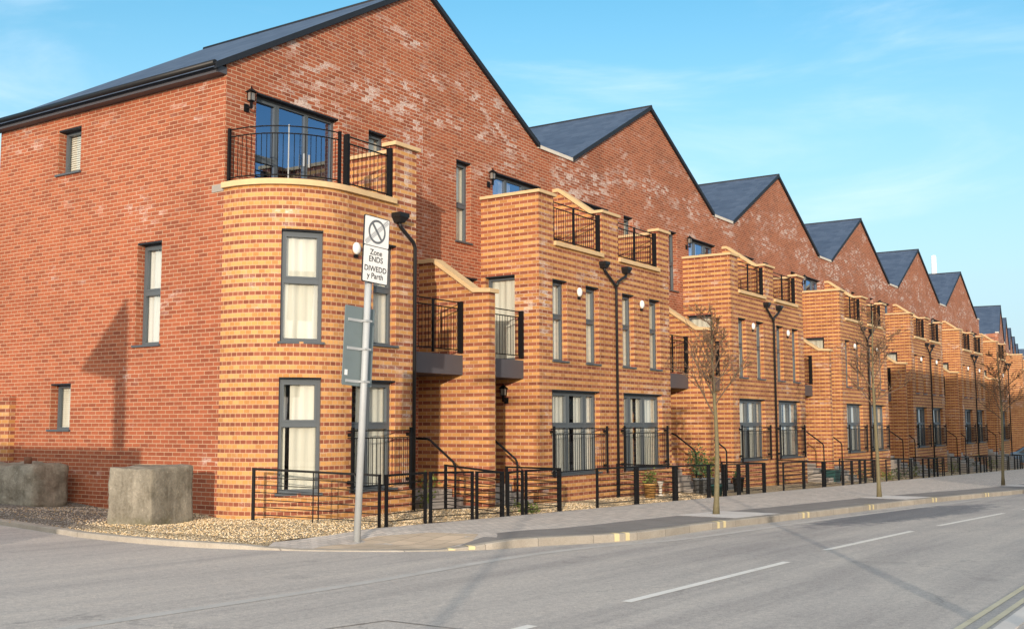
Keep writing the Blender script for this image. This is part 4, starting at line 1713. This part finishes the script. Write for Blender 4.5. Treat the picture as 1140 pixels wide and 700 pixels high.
# white urn, green tub, green crate
ur = MB()
ur.lathe([(.07, 0), (.07, .03), (.035, .06), (.045, .16), (.03, .22), (.055, .28), (.08, .36), (.085, .38), (.06, .39)], 16)
uo = ur.build('garden_urn', M['lead'], loc=(13.05, -2.05, zgr(13.05, -2.05)))
tag(uo, 'small pale pedestal urn on the gravel between two paired downpipe windows', 'urn')
tb = MB()
tb.lathe([(.13, 0), (.165, .26), (.185, .26), (.185, .31), (.15, .31), (.14, .25)], 16)
to = tb.build('plant_tub', M['greenpot'], loc=(14.25, -3.1, zgr(14.25, -3.1)))
tag(to, 'small dark green plastic tub behind the railings beside the nearest tree', 'tub')
ct = MB()
ct.hexa([(-.3, -.22, 0), (.3, -.22, 0), (.3, .22, 0), (-.3, .22, 0), (-.34, -.26, .42), (.34, -.26, .42), (.34, .26, .42), (-.34, .26, .42)])
ct.box(-.36, .36, -.28, .28, .421, .46)
co = ct.build('storage_crate', M['greenpot'], loc=(27.6, -1.95, zgr(27.6, -1.95)))
tag(co, 'dark green box on the ground left of the middle tree, behind railings', 'box')


# ------------------------------------------------------------------ parked car, far right
def car(loc, rz):
    root = thing('parked_car', 'blue grey car parked behind the railings at the far right', 'car', loc, rz)
    prof = [(-2.05, .30), (-2.1, .62), (-1.95, .88), (-1.35, .95), (-.75, 1.40), (.55, 1.44), (1.15, 1.05), (1.95, .88), (2.1, .6), (2.05, .30)]
    b = MB()
    def sec(y, k, zs=1):
        return [(x * k, y, z) for x, z in prof]
    L = []
    for y, top in ((-.85, .90), (-.78, 1.0), (.78, 1.0), (.85, .90)):
        L.append([(x, y * (.86 if z > 1.0 else 1), .3 + (z - .3) * (top if z > .5 else 1)) for x, z in prof])
    for i in range(3):
        for k in range(len(prof) - 1):
            b.face([L[i][k], L[i + 1][k], L[i + 1][k + 1], L[i][k + 1]], smooth=False)
    b.face(L[0])
    b.face(list(reversed(L[3])))
    body = b.build('body', M['carpaint'], root)
    for s in (-1, 1):
        g = MB()
        y = s * .748
        g.face([(-.98, s * .80, .97), (.98, s * .80, .99), (.5, s * .735, 1.33), (-.68, s * .735, 1.30)])
        g.build('side_window', M['oppwin'], root)
    for (xa, za, xb, zb_) in ((-1.28, 1.0, -.80, 1.365), (1.12, 1.09, .62, 1.405)):
        g = MB()
        o_ = .015 if xa > 0 else -.015
        g.face([(xa + o_, -.62, za), (xa + o_, .62, za), (xb + o_, .58, zb_), (xb + o_, -.58, zb_)])
        g.build('windscreen', M['oppwin'], root)
    for x in (-1.3, 1.3):
        for s in (-1, 1):
            w_ = MB()
            w_.tube([(x, s * .68, .31), (x, s * .87, .31)], .31, 16)
            wo = w_.build('wheel', M['tyre'], root)
            h_ = MB()
            h_.tube([(x, s * .871, .31), (x, s * .878, .31)], .19, 14)
            h_.build('hubcap', M['galv'], wo)
    for s in (-.6, .6):
        h_ = MB()
        h_.box(2.0, 2.09, s - .15, s + .15, .62, .74)
        h_.build('headlight', M['white'], root)
    return root


car((71.0, -2.6, zg(71, 0) - .02), R(100))

# ------------------------------------------------------------------ far things
ch = MB()
ch.lathe([(1.3, -6), (.62, 44.3), (.5, 44.7)], 20)
tag(ch.build('chimney_stack', M['chimney'], loc=(280, 49, 0)), 'tall white tapering chimney far beyond the slate roofs', 'chimney')
fr_ = thing('far_house', 'low house with slate roof at the far right beyond the second terrace', 'house', (158, 15.0, -1.6), R(97))
m = MB()
m.prism([(-4, -1), (-4, 10.6), (0, 13.6), (4, 10.6), (4, -1)], 0, -9, 9)
m.build('wall', M['band'], fr_)
for s in (-1, 1):
    m = MB()
    m.hexa([(-9.3, 0, 13.65), (9.3, 0, 13.65), (9.3, s * 4.4, 10.35), (-9.3, s * 4.4, 10.35), (-9.3, 0, 13.8), (9.3, 0, 13.8), (9.3, s * 4.4, 10.5), (-9.3, s * 4.4, 10.5)])
    m.build('roof', M['slate'], fr_)

# ------------------------------------------------------------------ across the street, beside and behind the camera (seen only as shadows and reflections)


def opposite(name, label, x0, x1, y0, y1, h, seed):
    rnd = random.Random(seed)
    z = zg((x0 + x1) / 2, 0)
    root = thing(name, label, 'building', ((x0 + x1) / 2, (y0 + y1) / 2, z), 0)
    a, b = (x1 - x0) / 2, (y1 - y0) / 2
    m = MB()
    m.box(-a, a, -b, b, -3, h)
    m.build('wall', M['opp'], root)
    m = MB()
    m.prism([(-b - .3, h + .001), (b + .3, h + .001), (0, h + 1.2)], 0, -a - .2, a + .2)
    m.build('roof', M['slate'], root)
    k = int((x1 - x0) / 3)
    for i in range(k):
        for zf in (1.0, 3.8):
            if zf + 1.6 > h:
                continue
            w_ = MB()
            x = -a + (i + .5) * 2 * a / k
            w_.box(x - .7, x + .7, b + .001, b + .04, zf, zf + 1.5)
            w_.build('window', M['oppwin'], root)


opposite('opposite_block', 'long pale rendered block across the street, outside the frame', -4, 60, -34, -25, 12.3, 1)


def lamp_post(loc, h, label):
    root = thing('lamp_post', label, 'lamp post', (loc[0], loc[1], zg(*loc)), 0, 'street lamp posts')
    m = MB()
    m.tube([(0, 0, -.2), (0, 0, 1.2), (0, 0, 1.25), (0, 0, h)], [.09, .09, .062, .05], 12)
    m.build('post', M['galv'], root)
    m = MB()
    m.tube([(0, 0, h), (.0, .3, h + .15), (0, .9, h + .2)], .03, 8)
    m.build('arm', M['galv'], root)
    m = MB()
    m.hexa([(-.12, .8, h + .15), (.12, .8, h + .15), (.09, 1.4, h + .17), (-.09, 1.4, h + .17), (-.09, .8, h + .28), (.09, .8, h + .28), (.07, 1.4, h + .24), (-.07, 1.4, h + .24)])
    m.build('lamp_head', M['galv'], root)


lamp_post((-7.3, -15.25), 6, 'grey street lamp post on the pavement across the road')
lamp_post((-16.6, -15.2), 6, 'grey street lamp post on the pavement behind the viewer')
# unseen hoarding and three cornered board, added to cast shadows on the side wall
hd = MB()
hx, hy = -14.0, -4.4
hd.box(-.05, .05, 0, 14, -.5, 3.30)
tag(hd.build('shadow_hoarding', M['timber'], loc=(-13.2, -5.25, zg(-13, 0))), 'unseen timber hoarding across the side road, added for its shadow', 'hoarding')
nb = thing('shadow_board', 'unseen three cornered board on a post, added for its shadow on the side wall', 'board', (-13.0, -4.5, zg(-13, 0)), 0)
m = MB()
m.tube([(0, 0, -.3), (0, 0, 5.8)], .16, 10)
m.build('post', M['timber'], nb)
m = MB()
m.prism([(1.25, 4.75), (-.12, 4.5), (-.12, 6.1)], 0, -.02, .02)
m.build('board', M['timber'], nb)

# ------------------------------------------------------------------ light
wd = bpy.data.worlds.new('World')
scene.world = wd
wd.use_nodes = True
t = wd.node_tree
t.nodes.clear()
out = t.nodes.new('ShaderNodeOutputWorld')
bg = t.nodes.new('ShaderNodeBackground')
sky = t.nodes.new('ShaderNodeTexSky')
sky.sky_type = 'NISHITA'
sky.sun_disc = False
sky.sun_elevation = R(SUN_EL)
sky.sun_rotation = R(180 + SUN_AZ)
sky.air_density = 1.0
sky.dust_density = 1.2
sky.ozone_density = 1.6
SKY_STRENGTH = .15
bg.inputs[1].default_value = SKY_STRENGTH
tc = t.nodes.new('ShaderNodeTexCoord')


def N_(typ, **kw):
    n = t.nodes.new('ShaderNode' + typ)
    for k, v in kw.items():
        setattr(n, k, v)
    return n


mp = N_('VectorMath', operation='MULTIPLY')
mp.inputs[1].default_value = (1.0, 1.0, 4.5)
t.links.new(tc.outputs['Generated'], mp.inputs[0])
n1 = N_('TexNoise')
n1.inputs['Scale'].default_value = 2.6
n1.inputs['Detail'].default_value = 7
n1.inputs['Roughness'].default_value = .58
n1.inputs['Distortion'].default_value = .5
t.links.new(mp.outputs[0], n1.inputs['Vector'])
mr = N_('MapRange', interpolation_type='SMOOTHSTEP')
mr.inputs[1].default_value = .47
mr.inputs[2].default_value = .80
t.links.new(n1.outputs['Fac'], mr.inputs[0])
cm = N_('Math', operation='MULTIPLY')
cm.inputs[1].default_value = .50
# unseen bright cloud veil on the sun's side, added to raise the fill light
dt = N_('VectorMath', operation='DOT_PRODUCT')
dt.inputs[1].default_value = (-math.sin(R(SUN_AZ)), -math.cos(R(SUN_AZ)), .35)
t.links.new(tc.outputs['Generated'], dt.inputs[0])
dm = N_('MapRange', interpolation_type='SMOOTHSTEP')
dm.inputs[1].default_value = .15
dm.inputs[2].default_value = .75
t.links.new(dt.outputs['Value'], dm.inputs[0])
dn = N_('Math', operation='MULTIPLY_ADD')
dn.inputs[1].default_value = .75
t.links.new(dm.outputs[0], dn.inputs[0])
t.links.new(mr.outputs[0], cm.inputs[0])
hs = N_('HueSaturation')
hs.inputs['Hue'].default_value = .487
hs.inputs['Saturation'].default_value = 1.33
hs.inputs['Value'].default_value = 1.06
t.links.new(sky.outputs[0], hs.inputs['Color'])
mx = N_('Mix', data_type='RGBA')
t.links.new(cm.outputs[0], dn.inputs[2])
dn.use_clamp = True
t.links.new(dn.outputs[0], mx.inputs[0])
cc = N_('Mix', data_type='RGBA')
cc.inputs[6].default_value = (3.9, 4.6, 5.1, 1)
cc.inputs[7].default_value = (8.5, 8.2, 7.8, 1)
t.links.new(dm.outputs[0], cc.inputs[0])
t.links.new(cc.outputs[2], mx.inputs[7])
mx.inputs[7].default_value = (3.9, 4.6, 5.1, 1)
sz_ = N_('SeparateXYZ')
t.links.new(tc.outputs['Generated'], sz_.inputs[0])
hz_ = N_('MapRange', interpolation_type='SMOOTHSTEP')
hz_.inputs[1].default_value = .40
hz_.inputs[2].default_value = .02
hz_.inputs[3].default_value = 0.0
hz_.inputs[4].default_value = .85
t.links.new(sz_.outputs[2], hz_.inputs[0])
hd_ = N_('Math', operation='SUBTRACT', use_clamp=True)
t.links.new(hz_.outputs[0], hd_.inputs[0])
t.links.new(dm.outputs[0], hd_.inputs[1])
hm_ = N_('Mix', data_type='RGBA')
t.links.new(hd_.outputs[0], hm_.inputs[0])
t.links.new(hs.outputs[0], hm_.inputs[6])
hm_.inputs[7].default_value = (2.15, 3.1, 3.9, 1)
t.links.new(hm_.outputs[2], mx.inputs[6])
t.links.new(mx.outputs[2], bg.inputs[0])
t.links.new(bg.outputs[0], out.inputs[0])

sl = bpy.data.lights.new('sun', 'SUN')
sl.energy = 2.55
sl.angle = R(.5)
sl.color = (1.0, .86, .70)
so = bpy.data.objects.new('sun', sl)
COL.objects.link(so)
dv = Vector((math.sin(R(SUN_AZ)) * math.cos(R(SUN_EL)), math.cos(R(SUN_AZ)) * math.cos(R(SUN_EL)), -math.sin(R(SUN_EL))))
so.rotation_euler = dv.to_track_quat('-Z', 'Y').to_euler()
so.location = (-20, -20, 20)

# ------------------------------------------------------------------ camera
cam = bpy.data.cameras.new('camera')
cam.sensor_width = 36
cam.lens = 1212.62 / 1140 * 36
cam.clip_end = 3000
cam.clip_start = .1
cmo = bpy.data.objects.new('camera', cam)
COL.objects.link(cmo)
yaw, pitch, roll = .9838, .1004, -.0031
cy, sy = math.cos(yaw), math.sin(yaw)
fwd = Vector((sy * math.cos(pitch), cy * math.cos(pitch), math.sin(pitch)))
rt = Vector((cy, -sy, 0))
up = rt.cross(fwd)
r2 = rt * math.cos(roll) + up * math.sin(roll)
u2 = -rt * math.sin(roll) + up * math.cos(roll)
mt = Matrix(((r2.x, u2.x, -fwd.x, -12.9424), (r2.y, u2.y, -fwd.y, -14.718), (r2.z, u2.z, -fwd.z, 1.6057), (0, 0, 0, 1)))
cmo.matrix_world = mt
scene.camera = cmo

vs = scene.view_settings
vs.view_transform = 'Standard'
vs.look = 'None'
vs.gamma = 1
vs.use_curve_mapping = False
vs.exposure = .74
scene.cycles.max_bounces = 6
scene.cycles.transparent_max_bounces = 8
scene.cycles.use_denoising = True
